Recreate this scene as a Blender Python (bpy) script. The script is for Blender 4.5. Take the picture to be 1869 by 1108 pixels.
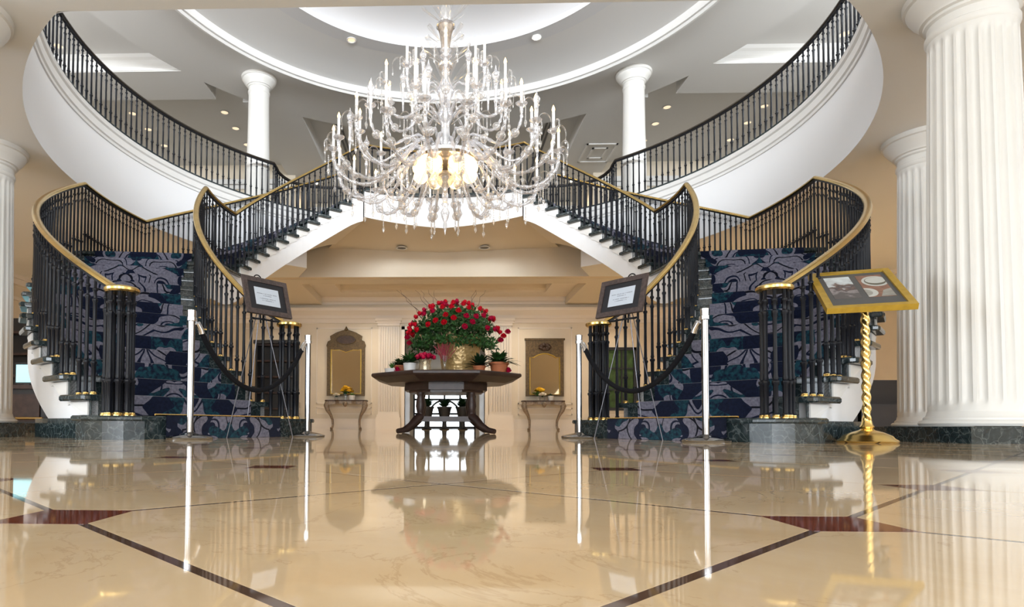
import bpy, math, random
from mathutils import Vector, Matrix, Euler
random.seed(7)
for o in list(bpy.data.objects): bpy.data.objects.remove(o, do_unlink=True)
C = bpy.context.scene.collection
SC = bpy.context.scene
PI = math.pi
def R(d): return math.radians(d)

# ------------------------------------------------------------------ camera
F_PX, CAM_Z, TILT, YAW, ROLL, PX, PY = 1137.4, 0.1086, 0.0320, 0.0318, 0.0043, 771.3, 740.8
cam_d = bpy.data.cameras.new('camera'); cam = bpy.data.objects.new('camera', cam_d); C.objects.link(cam)
cam_d.sensor_fit = 'HORIZONTAL'; cam_d.sensor_width = 36.0
cam_d.lens = F_PX / 1869.0 * 36.0
cam_d.shift_x = (934.5 - PX) / 1869.0
cam_d.shift_y = (PY - 554.0) / 1869.0
cam_d.clip_start = 0.02; cam_d.clip_end = 200
cam.matrix_world = (Matrix.Translation((0, 0, CAM_Z)) @ Matrix.Rotation(YAW, 4, 'Z')
                    @ Matrix.Rotation(PI/2 + TILT, 4, 'X') @ Matrix.Rotation(ROLL, 4, 'Z'))
SC.camera = cam

# ------------------------------------------------------------------ world, exposure
w = bpy.data.worlds.new('world'); SC.world = w; w.use_nodes = True
bg = w.node_tree.nodes['Background']; bg.inputs[0].default_value = (0.86, 0.93, 1.0, 1); bg.inputs[1].default_value = 2.2
SC.view_settings.view_transform = 'Standard'; SC.view_settings.look = 'None'
SC.view_settings.gamma = 1.0; SC.view_settings.exposure = 0.70
SC.view_settings.use_curve_mapping = False
SC.cycles.max_bounces = 8; SC.cycles.diffuse_bounces = 4; SC.cycles.glossy_bounces = 4; SC.cycles.transmission_bounces = 4
SC.cycles.transparent_max_bounces = 10; SC.cycles.use_adaptive_sampling = True; SC.cycles.adaptive_threshold = 0.025; SC.cycles.caustics_reflective = False; SC.cycles.caustics_refractive = False

def area(name, loc, rot, sx, sy, power, col=(1, 1, 1), spread=180):
    d = bpy.data.lights.new(name, 'AREA'); d.shape = 'RECTANGLE'; d.size = sx; d.size_y = sy
    d.energy = power; d.color = col; d.spread = R(spread)
    o = bpy.data.objects.new(name, d); o.location = loc; o.rotation_euler = rot; C.objects.link(o); return o
# daylight entering through the tall windows of the entrance wall behind the camera
for i, x in enumerate((-6.2, 0.0, 6.2)):
    area('window_daylight', (x, -8.9, 1.75), (R(90), 0, 0), 3.0, 3.1, 270, (0.82, 0.91, 1.0))
# daylight entering through the side windows of the entrance hall
area('window_daylight', (-9.65, 0.6, 1.75), (R(90), 0, R(-90)), 4.6, 2.9, 170, (0.80, 0.90, 1.0))
area('window_daylight', (9.65, 0.6, 1.75), (R(90), 0, R(90)), 4.6, 2.9, 40, (0.88, 0.94, 1.0))
# clerestory daylight of the upper hall, behind and above the camera
area('window_daylight', (0, -2.4, 6.3), (R(90), 0, 0), 9.0, 1.6, 1450, (0.88, 0.94, 1.0))
area('window_daylight', (-9.65, 6.5, 6.3), (R(90), 0, R(-90)), 6.6, 1.6, 150, (0.92, 0.95, 1.0))  # added side light, out of view, to brighten the right gallery fascia
area('window_daylight', (9.65, 6.5, 6.3), (R(90), 0, R(90)), 6.6, 1.6, 240, (0.86, 0.93, 1.0))  # added side light, out of view, to brighten the left gallery fascia

# ------------------------------------------------------------------ materials
MATS = {}
def nt(name):
    m = bpy.data.materials.new(name); m.use_nodes = True; MATS[name] = m
    t = m.node_tree; return m, t, t.nodes['Principled BSDF']
def N(t, kind, **kw):
    n = t.nodes.new(kind)
    for k, v in kw.items():
        if k in n.inputs: n.inputs[k].default_value = v
        else: setattr(n, k, v)
    return n
def ramp(t, stops, interp='LINEAR'):
    r = t.nodes.new('ShaderNodeValToRGB'); r.color_ramp.interpolation = interp
    e = r.color_ramp.elements
    while len(e) < len(stops): e.new(0.5)
    for el, (p, c) in zip(e, stops): el.position = p; el.color = (*c, 1)
    return r
def plain(name, col, rough=0.5, metal=0.0, spec=0.5, bump=0.0, bscale=60, var=0.0, vscale=6):
    m, t, b = nt(name)
    b.inputs['Base Color'].default_value = (*col, 1); b.inputs['Roughness'].default_value = rough
    b.inputs['Metallic'].default_value = metal; b.inputs['Specular IOR Level'].default_value = spec
    tc = N(t, 'ShaderNodeTexCoord')
    if var:
        n = N(t, 'ShaderNodeTexNoise', Scale=vscale, Detail=4.0); t.links.new(tc.outputs['Object'], n.inputs['Vector'])
        lo = tuple(max(0, c*(1-var)) for c in col); hi = tuple(min(1, c*(1+var)) for c in col)
        r = ramp(t, [(0.3, lo), (0.7, hi)]); t.links.new(n.outputs['Fac'], r.inputs[0]); t.links.new(r.outputs[0], b.inputs['Base Color'])
    if bump:
        n = N(t, 'ShaderNodeTexNoise', Scale=bscale, Detail=3.0); t.links.new(tc.outputs['Object'], n.inputs['Vector'])
        bp = N(t, 'ShaderNodeBump', Strength=bump, Distance=0.01); t.links.new(n.outputs['Fac'], bp.inputs['Height']); t.links.new(bp.outputs[0], b.inputs['Normal'])
    return m
def glow(name, col, strength):
    m, t, b = nt(name); b.inputs['Base Color'].default_value = (*col, 1)
    b.inputs['Emission Color'].default_value = (*col, 1); b.inputs['Emission Strength'].default_value = strength
    return m
plain('white_paint', (0.84, 0.84, 0.85), 0.45, bump=0.02, bscale=8)
plain('white_trim', (0.80, 0.79, 0.77), 0.4)
plain('column_white', (0.76, 0.745, 0.71), 0.45, var=0.03, vscale=2)
plain('cream_wall', (0.76, 0.67, 0.535), 0.6, bump=0.03, bscale=90, var=0.03, vscale=2)
plain('cream_trim', (0.83, 0.755, 0.66), 0.5)
plain('soffit_cream', (0.76, 0.695, 0.59), 0.65, bump=0.04, bscale=60)
plain('soffit_pale', (0.84, 0.84, 0.83), 0.65, bump=0.04, bscale=60)
plain('ceiling_grey', (0.76, 0.75, 0.735), 0.7, bump=0.04, bscale=50)
plain('ceiling_white', (0.72, 0.72, 0.73), 0.7)
plain('iron_black', (0.009, 0.010, 0.014), 0.40, 0.0, 0.22)
plain('brass', (0.80, 0.56, 0.20), 0.22, 1.0, var=0.08, vscale=14)
plain('brass_dark', (0.30, 0.20, 0.08), 0.35, 1.0)
plain('bronze_rail', (0.05, 0.04, 0.03), 0.35, 0.3)
plain('gold_leaf', (0.50, 0.32, 0.04), 0.38, 0.35, var=0.12, vscale=20)
plain('chrome', (0.86, 0.86, 0.88), 0.10, 1.0)
plain('steel_brushed', (0.33, 0.33, 0.335), 0.10, 1.0)
plain('easel_metal', (0.16, 0.16, 0.18), 0.35, 1.0)
plain('rope_velvet', (0.006, 0.006, 0.008), 0.9, 0, 0.2, bump=0.4, bscale=140)
plain('wood_dark', (0.040, 0.022, 0.018), 0.36, 0, 0.35, var=0.35, vscale=9)
plain('wood_frame', (0.060, 0.040, 0.036), 0.42, 0, 0.5, bump=0.35, bscale=70, var=0.45, vscale=40)
plain('wood_black', (0.008, 0.007, 0.008), 0.4)
plain('mat_black', (0.012, 0.012, 0.016), 0.7)
plain('mat_grey', (0.085, 0.085, 0.085), 0.6, var=0.06)
plain('paper', (0.55, 0.61, 0.70), 0.6)
plain('ink', (0.16, 0.18, 0.24), 0.7)
plain('terracotta', (0.52, 0.17, 0.07), 0.7, var=0.1, vscale=20)
plain('pot_white', (0.82, 0.82, 0.82), 0.3)
plain('pot_dark', (0.02, 0.02, 0.022), 0.5)
plain('soil', (0.03, 0.02, 0.014), 0.9)
plain('leaf_green', (0.030, 0.095, 0.022), 0.45, 0, 0.4, var=0.5, vscale=16)
plain('leaf_bright', (0.07, 0.19, 0.035), 0.45, 0, 0.4, var=0.4, vscale=20)
plain('leaf_dark', (0.010, 0.035, 0.012), 0.45, 0, 0.4, var=0.4, vscale=16)
plain('rose_red', (0.62, 0.004, 0.022), 0.5, 0, 0.3, var=0.25, vscale=30)
plain('rose_crimson', (0.48, 0.004, 0.05), 0.5, 0, 0.3, var=0.25, vscale=30)
plain('coral_red', (0.30, 0.03, 0.05), 0.6)
plain('flower_yellow', (0.85, 0.50, 0.02), 0.6, var=0.15, vscale=40)
plain('flower_white', (0.80, 0.76, 0.66), 0.6)
plain('twig', (0.10, 0.06, 0.04), 0.7)
plain('antique_gold', (0.115, 0.072, 0.026), 0.45, 0.25, bump=0.4, bscale=60, var=0.4, vscale=24)
plain('antique_brown', (0.055, 0.030, 0.020), 0.5, bump=0.4, bscale=50, var=0.4, vscale=30)
plain('antique_silver', (0.25, 0.195, 0.145), 0.4, 0.35, bump=0.3, bscale=70, var=0.3, vscale=26)
plain('mirror_glass', (0.82, 0.80, 0.74), 0.03, 1.0)
plain('leather_dark', (0.012, 0.009, 0.010), 0.4, bump=0.1)
plain('upper_carpet', (0.40, 0.37, 0.33), 0.95)
plain('dark_lens', (0.03, 0.03, 0.03), 0.1)
plain('inlay_brown', (0.10, 0.055, 0.032), 0.05, 0, 0.5, var=0.15, vscale=20)
plain('window_dark', (0.012, 0.016, 0.014), 0.05)
plain('garden_green', (0.05, 0.10, 0.03), 0.8, var=0.6, vscale=5)
glow('bulb_warm', (1.0, 0.60, 0.20), 7)
glow('bowl_warm', (1.0, 0.66, 0.28), 2.6)
glow('lens_warm', (1.0, 0.80, 0.55), 5)
glow('lens_dim', (1.0, 0.80, 0.55), 0.55)
glow('lens_bright', (1.0, 0.86, 0.66), 30)
glow('cove_tube', (1.0, 0.95, 0.90), 0.8)
glow('screen_cyan', (0.30, 0.62, 0.70), 0.9)
glow('lamp_yellow', (1.0, 0.70, 0.14), 2.0)
plain('candle_white', (0.93, 0.90, 0.85), 0.5)

def crystal(name, tint, fac_t, diff):
    m = bpy.data.materials.new(name); m.use_nodes = True; MATS[name] = m; t = m.node_tree; t.nodes.clear()
    out = N(t, 'ShaderNodeOutputMaterial'); tr = N(t, 'ShaderNodeBsdfTransparent'); tr.inputs[0].default_value = (0.97, 0.97, 0.97, 1)
    gl = N(t, 'ShaderNodeBsdfGlossy'); gl.inputs['Color'].default_value = (*tint, 1); gl.inputs['Roughness'].default_value = 0.06
    df = N(t, 'ShaderNodeBsdfDiffuse'); df.inputs['Color'].default_value = (*tint, 1)
    tl = N(t, 'ShaderNodeBsdfTranslucent'); tl.inputs['Color'].default_value = (*tint, 1)
    a1 = N(t, 'ShaderNodeMixShader'); a1.inputs[0].default_value = 0.5; t.links.new(df.outputs[0], a1.inputs[1]); t.links.new(tl.outputs[0], a1.inputs[2])
    a2 = N(t, 'ShaderNodeMixShader'); a2.inputs[0].default_value = diff; t.links.new(gl.outputs[0], a2.inputs[1]); t.links.new(a1.outputs[0], a2.inputs[2])
    fr = N(t, 'ShaderNodeLayerWeight'); fr.inputs[0].default_value = 0.35
    mr = N(t, 'ShaderNodeMapRange'); mr.inputs['To Min'].default_value = fac_t; mr.inputs['To Max'].default_value = 0.95
    t.links.new(fr.outputs['Facing'], mr.inputs['Value'])
    mx = N(t, 'ShaderNodeMixShader'); t.links.new(mr.outputs[0], mx.inputs[0]); t.links.new(tr.outputs[0], mx.inputs[1]); t.links.new(a2.outputs[0], mx.inputs[2])
    t.links.new(mx.outputs[0], out.inputs[0]); return m
crystal('crystal', (0.95, 0.95, 0.98), 0.36, 0.45)
crystal('crystal_clear', (0.97, 0.95, 0.93), 0.25, 0.45)
crystal('glass_clear', (0.9, 0.93, 0.95), 0.05, 0.1)
crystal('glass_amber', (0.95, 0.80, 0.55), 0.30, 0.5)

def m_green():
    m, t, b = nt('green_marble'); tc = N(t, 'ShaderNodeTexCoord')
    n1 = N(t, 'ShaderNodeTexNoise', Scale=9.0, Detail=8.0, Roughness=0.7, Distortion=2.0); t.links.new(tc.outputs['Object'], n1.inputs['Vector'])
    base = ramp(t, [(0.30, (0.006, 0.011, 0.013)), (0.55, (0.020, 0.031, 0.034)), (0.75, (0.065, 0.082, 0.088))]); t.links.new(n1.outputs['Fac'], base.inputs[0])
    mixv = N(t, 'ShaderNodeVectorMath', operation='MULTIPLY_ADD'); mixv.inputs[1].default_value = (0.35, 0.35, 0.35)
    n2 = N(t, 'ShaderNodeTexNoise', Scale=3.0, Detail=5.0); t.links.new(tc.outputs['Object'], n2.inputs['Vector'])
    t.links.new(n2.outputs['Color'], mixv.inputs[0]); t.links.new(tc.outputs['Object'], mixv.inputs[2])
    vo = N(t, 'ShaderNodeTexVoronoi', feature='DISTANCE_TO_EDGE', Scale=15.0); t.links.new(mixv.outputs[0], vo.inputs['Vector'])
    vr = ramp(t, [(0.0, (0.45, 0.45, 0.45)), (0.05, (0, 0, 0))]); t.links.new(vo.outputs['Distance'], vr.inputs[0])
    mx = N(t, 'ShaderNodeMix', data_type='RGBA'); t.links.new(vr.outputs[0], mx.inputs[0]); t.links.new(base.outputs[0], mx.inputs[6]); mx.inputs[7].default_value = (0.17, 0.20, 0.20, 1)
    t.links.new(mx.outputs[2], b.inputs['Base Color']); b.inputs['Roughness'].default_value = 0.16; return m
m_green()
def m_floor(name, c0, c1, vein, rough):
    m, t, b = nt(name); geo = N(t, 'ShaderNodeNewGeometry'); oi = N(t, 'ShaderNodeObjectInfo')
    off = N(t, 'ShaderNodeVectorMath', operation='MULTIPLY_ADD'); off.inputs[1].default_value = (7, 7, 7)
    cx = N(t, 'ShaderNodeCombineXYZ'); t.links.new(oi.outputs['Random'], cx.inputs[0]); t.links.new(oi.outputs['Random'], cx.inputs[1])
    t.links.new(cx.outputs[0], off.inputs[0]); t.links.new(geo.outputs['Position'], off.inputs[2])
    n1 = N(t, 'ShaderNodeTexNoise', Scale=3.5, Detail=8.0, Roughness=0.62, Distortion=0.6); t.links.new(off.outputs[0], n1.inputs['Vector'])
    r1 = ramp(t, [(0.3, c0), (0.68, c1)]); t.links.new(n1.outputs['Fac'], r1.inputs[0])
    wv = N(t, 'ShaderNodeTexNoise', Scale=3.2, Detail=9.0, Roughness=0.62, Distortion=0.9); t.links.new(off.outputs[0], wv.inputs['Vector'])
    vr = ramp(t, [(0.492, (0, 0, 0)), (0.5, (0.42, 0.42, 0.42)), (0.508, (0, 0, 0))]); t.links.new(wv.outputs['Fac'], vr.inputs[0])
    mx = N(t, 'ShaderNodeMix', data_type='RGBA'); t.links.new(vr.outputs[0], mx.inputs[0]); t.links.new(r1.outputs[0], mx.inputs[6]); mx.inputs[7].default_value = (*vein, 1)
    t.links.new(mx.outputs[2], b.inputs['Base Color']); b.inputs['Roughness'].default_value = rough; b.inputs['IOR'].default_value = 1.62
    return m
m_floor('floor_marble', (0.69, 0.505, 0.30), (0.77, 0.605, 0.40), (0.48, 0.31, 0.16), 0.035)
m_floor('red_marble', (0.11, 0.022, 0.010), (0.26, 0.07, 0.03), (0.05, 0.01, 0.008), 0.05)
def m_carpet():
    m, t, b = nt('carpet'); uv = N(t, 'ShaderNodeUVMap')
    sp = N(t, 'ShaderNodeSeparateXYZ'); t.links.new(uv.outputs[0], sp.inputs[0])
    ab = N(t, 'ShaderNodeMath', operation='ABSOLUTE'); t.links.new(sp.outputs[0], ab.inputs[0])
    cb = N(t, 'ShaderNodeCombineXYZ'); t.links.new(ab.outputs[0], cb.inputs[0]); t.links.new(sp.outputs[1], cb.inputs[1])
    nz = N(t, 'ShaderNodeTexNoise', Scale=2.2, Detail=1.5); t.links.new(cb.outputs[0], nz.inputs['Vector'])
    wp = N(t, 'ShaderNodeVectorMath', operation='MULTIPLY_ADD'); wp.inputs[1].default_value = (0.42, 0.42, 0.0)
    t.links.new(nz.outputs['Color'], wp.inputs[0]); t.links.new(cb.outputs[0], wp.inputs[2])
    v1 = N(t, 'ShaderNodeTexVoronoi', Scale=2.3); v1.voronoi_dimensions = '2D'; t.links.new(wp.outputs[0], v1.inputs['Vector'])
    navy = (0.006, 0.010, 0.030); lav = (0.19, 0.185, 0.24); teal = (0.012, 0.06, 0.085); blk = (0.004, 0.005, 0.012)
    r1 = ramp(t, [(0.0, navy), (0.14, lav), (0.19, navy), (0.23, lav), (0.43, blk), (0.47, lav), (0.60, navy), (0.64, lav)], 'CONSTANT'); t.links.new(v1.outputs['Distance'], r1.inputs[0])
    n2 = N(t, 'ShaderNodeTexNoise', Scale=3.2, Detail=0.5); t.links.new(wp.outputs[0], n2.inputs['Vector'])
    k2 = ramp(t, [(0.0, (0, 0, 0)), (0.555, (1, 1, 1))], 'CONSTANT'); t.links.new(n2.outputs['Fac'], k2.inputs[0])
    n4 = N(t, 'ShaderNodeTexNoise', Scale=26.0, Detail=2.0); t.links.new(uv.outputs[0], n4.inputs['Vector'])
    tr = ramp(t, [(0.35, navy), (0.6, teal)]); t.links.new(n4.outputs['Fac'], tr.inputs[0])
    mx = N(t, 'ShaderNodeMix', data_type='RGBA'); t.links.new(k2.outputs[0], mx.inputs[0]); t.links.new(r1.outputs[0], mx.inputs[6]); t.links.new(tr.outputs[0], mx.inputs[7])
    n3 = N(t, 'ShaderNodeTexNoise', Scale=3.0, Detail=0.5); mp = N(t, 'ShaderNodeMapping'); mp.inputs['Location'].default_value = (5, 3, 1)
    t.links.new(wp.outputs[0], mp.inputs[0]); t.links.new(mp.outputs[0], n3.inputs['Vector'])
    k3 = ramp(t, [(0.0, (0, 0, 0)), (0.565, (1, 1, 1))], 'CONSTANT'); t.links.new(n3.outputs['Fac'], k3.inputs[0])
    mx2 = N(t, 'ShaderNodeMix', data_type='RGBA'); t.links.new(k3.outputs[0], mx2.inputs[0]); t.links.new(mx.outputs[2], mx2.inputs[6]); mx2.inputs[7].default_value = (*navy, 1)
    n6 = N(t, 'ShaderNodeTexNoise', Scale=38.0, Detail=4.0, Roughness=0.7); t.links.new(uv.outputs[0], n6.inputs['Vector'])
    r6 = ramp(t, [(0.3, (0.45, 0.45, 0.47)), (0.7, (1.15, 1.15, 1.15))]); t.links.new(n6.outputs['Fac'], r6.inputs[0])
    mu = N(t, 'ShaderNodeMix', data_type='RGBA', blend_type='MULTIPLY'); mu.inputs[0].default_value = 1.0; t.links.new(mx2.outputs[2], mu.inputs[6]); t.links.new(r6.outputs[0], mu.inputs[7])
    t.links.new(mu.outputs[2], b.inputs['Base Color']); b.inputs['Roughness'].default_value = 0.95; b.inputs['Specular IOR Level'].default_value = 0.1
    b.inputs['Sheen Weight'].default_value = 0.15
    n5 = N(t, 'ShaderNodeTexNoise', Scale=260.0, Detail=2.0); t.links.new(uv.outputs[0], n5.inputs['Vector'])
    bp = N(t, 'ShaderNodeBump', Strength=0.35, Distance=0.004); t.links.new(n5.outputs['Fac'], bp.inputs['Height']); t.links.new(bp.outputs[0], b.inputs['Normal'])
m_carpet()
def m_urn():
    m, t, b = nt('urn_gold'); tc = N(t, 'ShaderNodeTexCoord')
    v = N(t, 'ShaderNodeTexVoronoi', Scale=26.0); t.links.new(tc.outputs['Object'], v.inputs['Vector'])
    r = ramp(t, [(0.0, (0.58, 0.40, 0.17)), (1.0, (0.34, 0.21, 0.07))]); t.links.new(v.outputs['Color'], r.inputs[0]); t.links.new(r.outputs[0], b.inputs['Base Color'])
    bp = N(t, 'ShaderNodeBump', Strength=0.5, Distance=0.01); t.links.new(v.outputs['Distance'], bp.inputs['Height']); t.links.new(bp.outputs[0], b.inputs['Normal'])
    b.inputs['Metallic'].default_value = 0.25; b.inputs['Roughness'].default_value = 0.30
m_urn()
def m_photo_food():
    m, t, b = nt('print_food'); tc = N(t, 'ShaderNodeTexCoord')
    n = N(t, 'ShaderNodeTexNoise', Scale=11.0, Detail=5.0); t.links.new(tc.outputs['Object'], n.inputs['Vector'])
    sp = N(t, 'ShaderNodeSeparateXYZ'); t.links.new(tc.outputs['Object'], sp.inputs[0])
    a = N(t, 'ShaderNodeMath', operation='MULTIPLY_ADD'); a.inputs[1].default_value = 1.6; t.links.new(sp.outputs[1], a.inputs[0]); t.links.new(n.outputs['Fac'], a.inputs[2])
    r = ramp(t, [(0.22, (0.10, 0.09, 0.09)), (0.38, (0.30, 0.27, 0.27)), (0.46, (0.07, 0.055, 0.06)), (0.56, (0.16, 0.10, 0.08)), (0.62, (0.50, 0.53, 0.55)), (0.8, (0.66, 0.72, 0.75))])
    t.links.new(a.outputs[0], r.inputs[0]); t.links.new(r.outputs[0], b.inputs['Base Color']); b.inputs['Roughness'].default_value = 0.5
m_photo_food()
plain('print_brown', (0.24, 0.125, 0.085), 0.5, var=0.3, vscale=25)
plain('print_white', (0.52, 0.53, 0.50), 0.5)
plain('print_olive', (0.13, 0.12, 0.085), 0.5, var=0.2, vscale=40)
plain('print_grey', (0.30, 0.29, 0.26), 0.5, var=0.2, vscale=20)
M = MATS

# ------------------------------------------------------------------ mesh helpers
class MB:
    def __init__(s): s.v = []; s.f = []; s.uv = None
    def add(s, vs, fs):
        b = len(s.v); s.v += [tuple(p) for p in vs]; s.f += [tuple(i+b for i in f) for f in fs]; return s
    def box(s, x0, x1, y0, y1, z0, z1, rot=0, c=None):
        vs = [(x, y, z) for z in (z0, z1) for y in (y0, y1) for x in (x0, x1)]
        if rot:
            cx, cy = c if c else ((x0+x1)/2, (y0+y1)/2); ca, sa = math.cos(rot), math.sin(rot)
            vs = [(cx+(x-cx)*ca-(y-cy)*sa, cy+(x-cx)*sa+(y-cy)*ca, z) for x, y, z in vs]
        return s.add(vs, [(0,2,3,1), (4,5,7,6), (0,1,5,4), (2,6,7,3), (0,4,6,2), (1,3,7,5)])
    def lathe(s, prof, n=16, c=(0,0,0), caps=True, rf=None):
        vs = []
        for k, (r, z) in enumerate(prof):
            for i in range(n):
                a = 2*PI*i/n; rr = r if rf is None else rf(r, z, a)
                vs.append((c[0]+rr*math.cos(a), c[1]+rr*math.sin(a), c[2]+z))
        fs = []
        for k in range(len(prof)-1):
            for i in range(n):
                j = (i+1) % n; fs.append((k*n+i, k*n+j, (k+1)*n+j, (k+1)*n+i))
        if caps:
            fs.append(tuple(range(n-1, -1, -1))); m = (len(prof)-1)*n; fs.append(tuple(range(m, m+n)))
        return s.add(vs, fs)
    def tube(s, pts, r, n=8, caps=True):
        pts = [Vector(p) for p in pts]; m = len(pts)
        rs = r if isinstance(r, (list, tuple)) else [r]*m
        vs = []; prev = None
        for i, p in enumerate(pts):
            t = (pts[min(i+1, m-1)] - pts[max(i-1, 0)]); t.normalize()
            if prev is None:
                u = Vector((0,0,1)) if abs(t.z) < 0.9 else Vector((1,0,0))
                u = (u - t*u.dot(t)).normalized()
            else:
                u = prev - t*prev.dot(t)
                u = u.normalized() if u.length > 1e-6 else t.orthogonal().normalized()
            prev = u; w_ = t.cross(u)
            for k in range(n):
                a = 2*PI*k/n; vs.append(p + (u*math.cos(a) + w_*math.sin(a))*rs[i])
        fs = []
        for i in range(m-1):
            for k in range(n):
                j = (k+1) % n; fs.append((i*n+k, i*n+j, (i+1)*n+j, (i+1)*n+k))
        if caps: fs.append(tuple(range(n-1, -1, -1))); fs.append(tuple(range((m-1)*n, m*n)))
        return s.add(vs, fs)
    def prism(s, poly, z0, z1, inset=0):
        n = len(poly)
        vs = [(x, y, z0) for x, y in poly] + [(x, y, z1) for x, y in poly]
        fs = [tuple(range(n-1, -1, -1)), tuple(range(n, 2*n))] + [(i, (i+1) % n, n+(i+1) % n, n+i) for i in range(n)]
        return s.add(vs, fs)
    def sweep(s, pts, prof, closed_prof=True, caps=True):
        """profile (a,b): a along the horizontal normal, b up; path sections stay plumb"""
        m = len(pts); n = len(prof); vs = []
        for i, p in enumerate(pts):
            q0 = pts[max(i-1, 0)]; q1 = pts[min(i+1, m-1)]
            tx, ty = q1[0]-q0[0], q1[1]-q0[1]; l = math.hypot(tx, ty) or 1; nx, ny = -ty/l, tx/l
            for a, b in prof: vs.append((p[0]+nx*a, p[1]+ny*a, p[2]+b))
        fs = []
        for i in range(m-1):
            for k in range(n if closed_prof else n-1):
                j = (k+1) % n; fs.append((i*n+k, i*n+j, (i+1)*n+j, (i+1)*n+k))
        if caps and closed_prof: fs.append(tuple(range(n-1, -1, -1))); fs.append(tuple(range((m-1)*n, m*n)))
        return s.add(vs, fs)
    def grid(s, rows):
        m = len(rows); n = len(rows[0]); vs = [p for r in rows for p in r]
        return s.add(vs, [(i*n+k, i*n+k+1, (i+1)*n+k+1, (i+1)*n+k) for i in range(m-1) for k in range(n-1)])
    def xform(s, mat):
        s.v = [tuple(mat @ Vector(p)) for p in s.v]; return s
    def mesh(s, name, mat, org=(0,0,0), smooth=None):
        me = bpy.data.meshes.new(name)
        me.from_pydata([(x-org[0], y-org[1], z-org[2]) for x, y, z in s.v], [], s.f)
        if mat: me.materials.append(M[mat])
        if smooth is not None:
            me.polygons.foreach_set('use_smooth', [True]*len(me.polygons)); me.update(); me.set_sharp_from_angle(angle=R(smooth))
        me.update(); return me
WO = {}
def link(name, data, parent=None, loc=(0,0,0), rot=(0,0,0), scale=(1,1,1)):
    o = bpy.data.objects.new(name, data); C.objects.link(o); o.location = loc; o.rotation_euler = rot; o.scale = scale
    if parent: o.parent = parent
    return o
def tag(o, label=None, cat=None, group=None, kind=None):
    if label: o['label'] = label
    if cat: o['category'] = cat
    if group: o['group'] = group
    if kind: o['kind'] = kind
    return o
def thing(name, label, cat, loc=(0,0,0), group=None, rotz=0):
    o = link(name, None, None, loc, (0,0,rotz)); o.empty_display_size = 0.1; WO[o.name] = tuple(loc); return tag(o, label, cat, group)
def part(name, mb, mat, parent, smooth=None, local=False, label=None):
    """mesh part; geometry given in world coordinates unless local (parents are not rotated unless local)"""
    org = (0,0,0) if local or parent is None else WO.get(parent.name, (0,0,0))
    o = link(name, mb.mesh(name, mat, org, smooth), parent); WO[o.name] = org
    if label: o['label'] = label
    return o
def single(name, mb, mat, label, cat, org=(0,0,0), smooth=None, group=None):
    o = link(name, mb.mesh(name, mat, org, smooth), None, org); WO[o.name] = tuple(org); return tag(o, label, cat, group)
def struct(name, mb, mat, smooth=None, parent=None):
    o = part(name, mb, mat, parent, smooth)
    if parent is None: o['kind'] = 'structure'
    return o
def arc(r, a0, a1, n, z, c=(0, 9.0), sx=1):
    return [(c[0]+sx*r*math.cos(R(a0+(a1-a0)*i/n)), c[1]+r*math.sin(R(a0+(a1-a0)*i/n)), z) for i in range(n+1)]

YC = 9.0
RISER0 = 0.172
Z_LAND, Z_UP, Z_SOF = 2.506, 4.72, 3.50
RAIL = 0.95
RAIL_G = 0.885
# ------------------------------------------------------------------ floor
def hole_r(th):
    c, s_ = math.cos(R(th)), math.sin(R(th)); r = 5.17
    if s_ < 0: r = min(r, (YC-4.92)/-s_)
    if s_ > 0: r = min(r, (14.1-YC)/s_)
    return r
def hole_low(th):
    return (14.1-YC)/math.sin(R(th)) if 55.5 < th % 360 < 124.5 else hole_r(th)
mb = MB().box(-9.8, 9.8, -9, 5.0, -0.12, -0.00012); floor = struct('floor', mb, 'inlay_brown')
mb = MB().box(-9.8, 9.8, 5.0, 31, -0.12, -0.00006); struct('floor_slab', mb, 'floor_marble', parent=floor)
mb = MB().box(-9.8, 9.8, -9, -0.4, -0.1, -0.00006); struct('floor_slab', mb, 'floor_marble', parent=floor)
A, Y0 = 0.445, 0.725
def tile_mesh(clip):
    """square tile standing on its corner; clip = set of directions whose corner is cut for an inlay"""
    h = A - 0.0075; c = 0.0565; pts = []
    for d, (dx, dy) in enumerate(((1,0), (0,1), (-1,0), (0,-1))):
        if d in clip:
            L = A - c; q = h - L   # cut at distance c before the lattice point
            px, py = -dy, dx
            pts += [(dx*L - px*q, dy*L - py*q), (dx*L + px*q, dy*L + py*q)]
        else: pts.append((dx*h, dy*h))
    return MB().prism(pts, -0.02, 0).mesh('floor_tile', 'floor_marble')
TM = {}
def has_inlay(i, j): return i != 0
for j in range(-3, 11):
    for i in range(-13, 14):
        x, y = i*A, Y0 + j*A
        if abs(x) > 0.85*max(y, .3)+2.0 or y < -0.4: continue
        if (i + j) % 2 == 0:
            clip = frozenset(d for d, (dx, dy) in enumerate(((1,0),(0,1),(-1,0),(0,-1))) if has_inlay(i+dx, j+dy))
            if clip not in TM: TM[clip] = tile_mesh(clip)
            link('floor_tile', TM[clip], floor, (x, y, 0))
        elif has_inlay(i, j):
            if 'd' not in TM: TM['d'] = MB().box(-.0555, .0555, -.0555, .0555, -0.02, 0).mesh('inlay_square', 'red_marble')
            link('inlay_square', TM['d'], floor, (x, y, 0))

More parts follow.
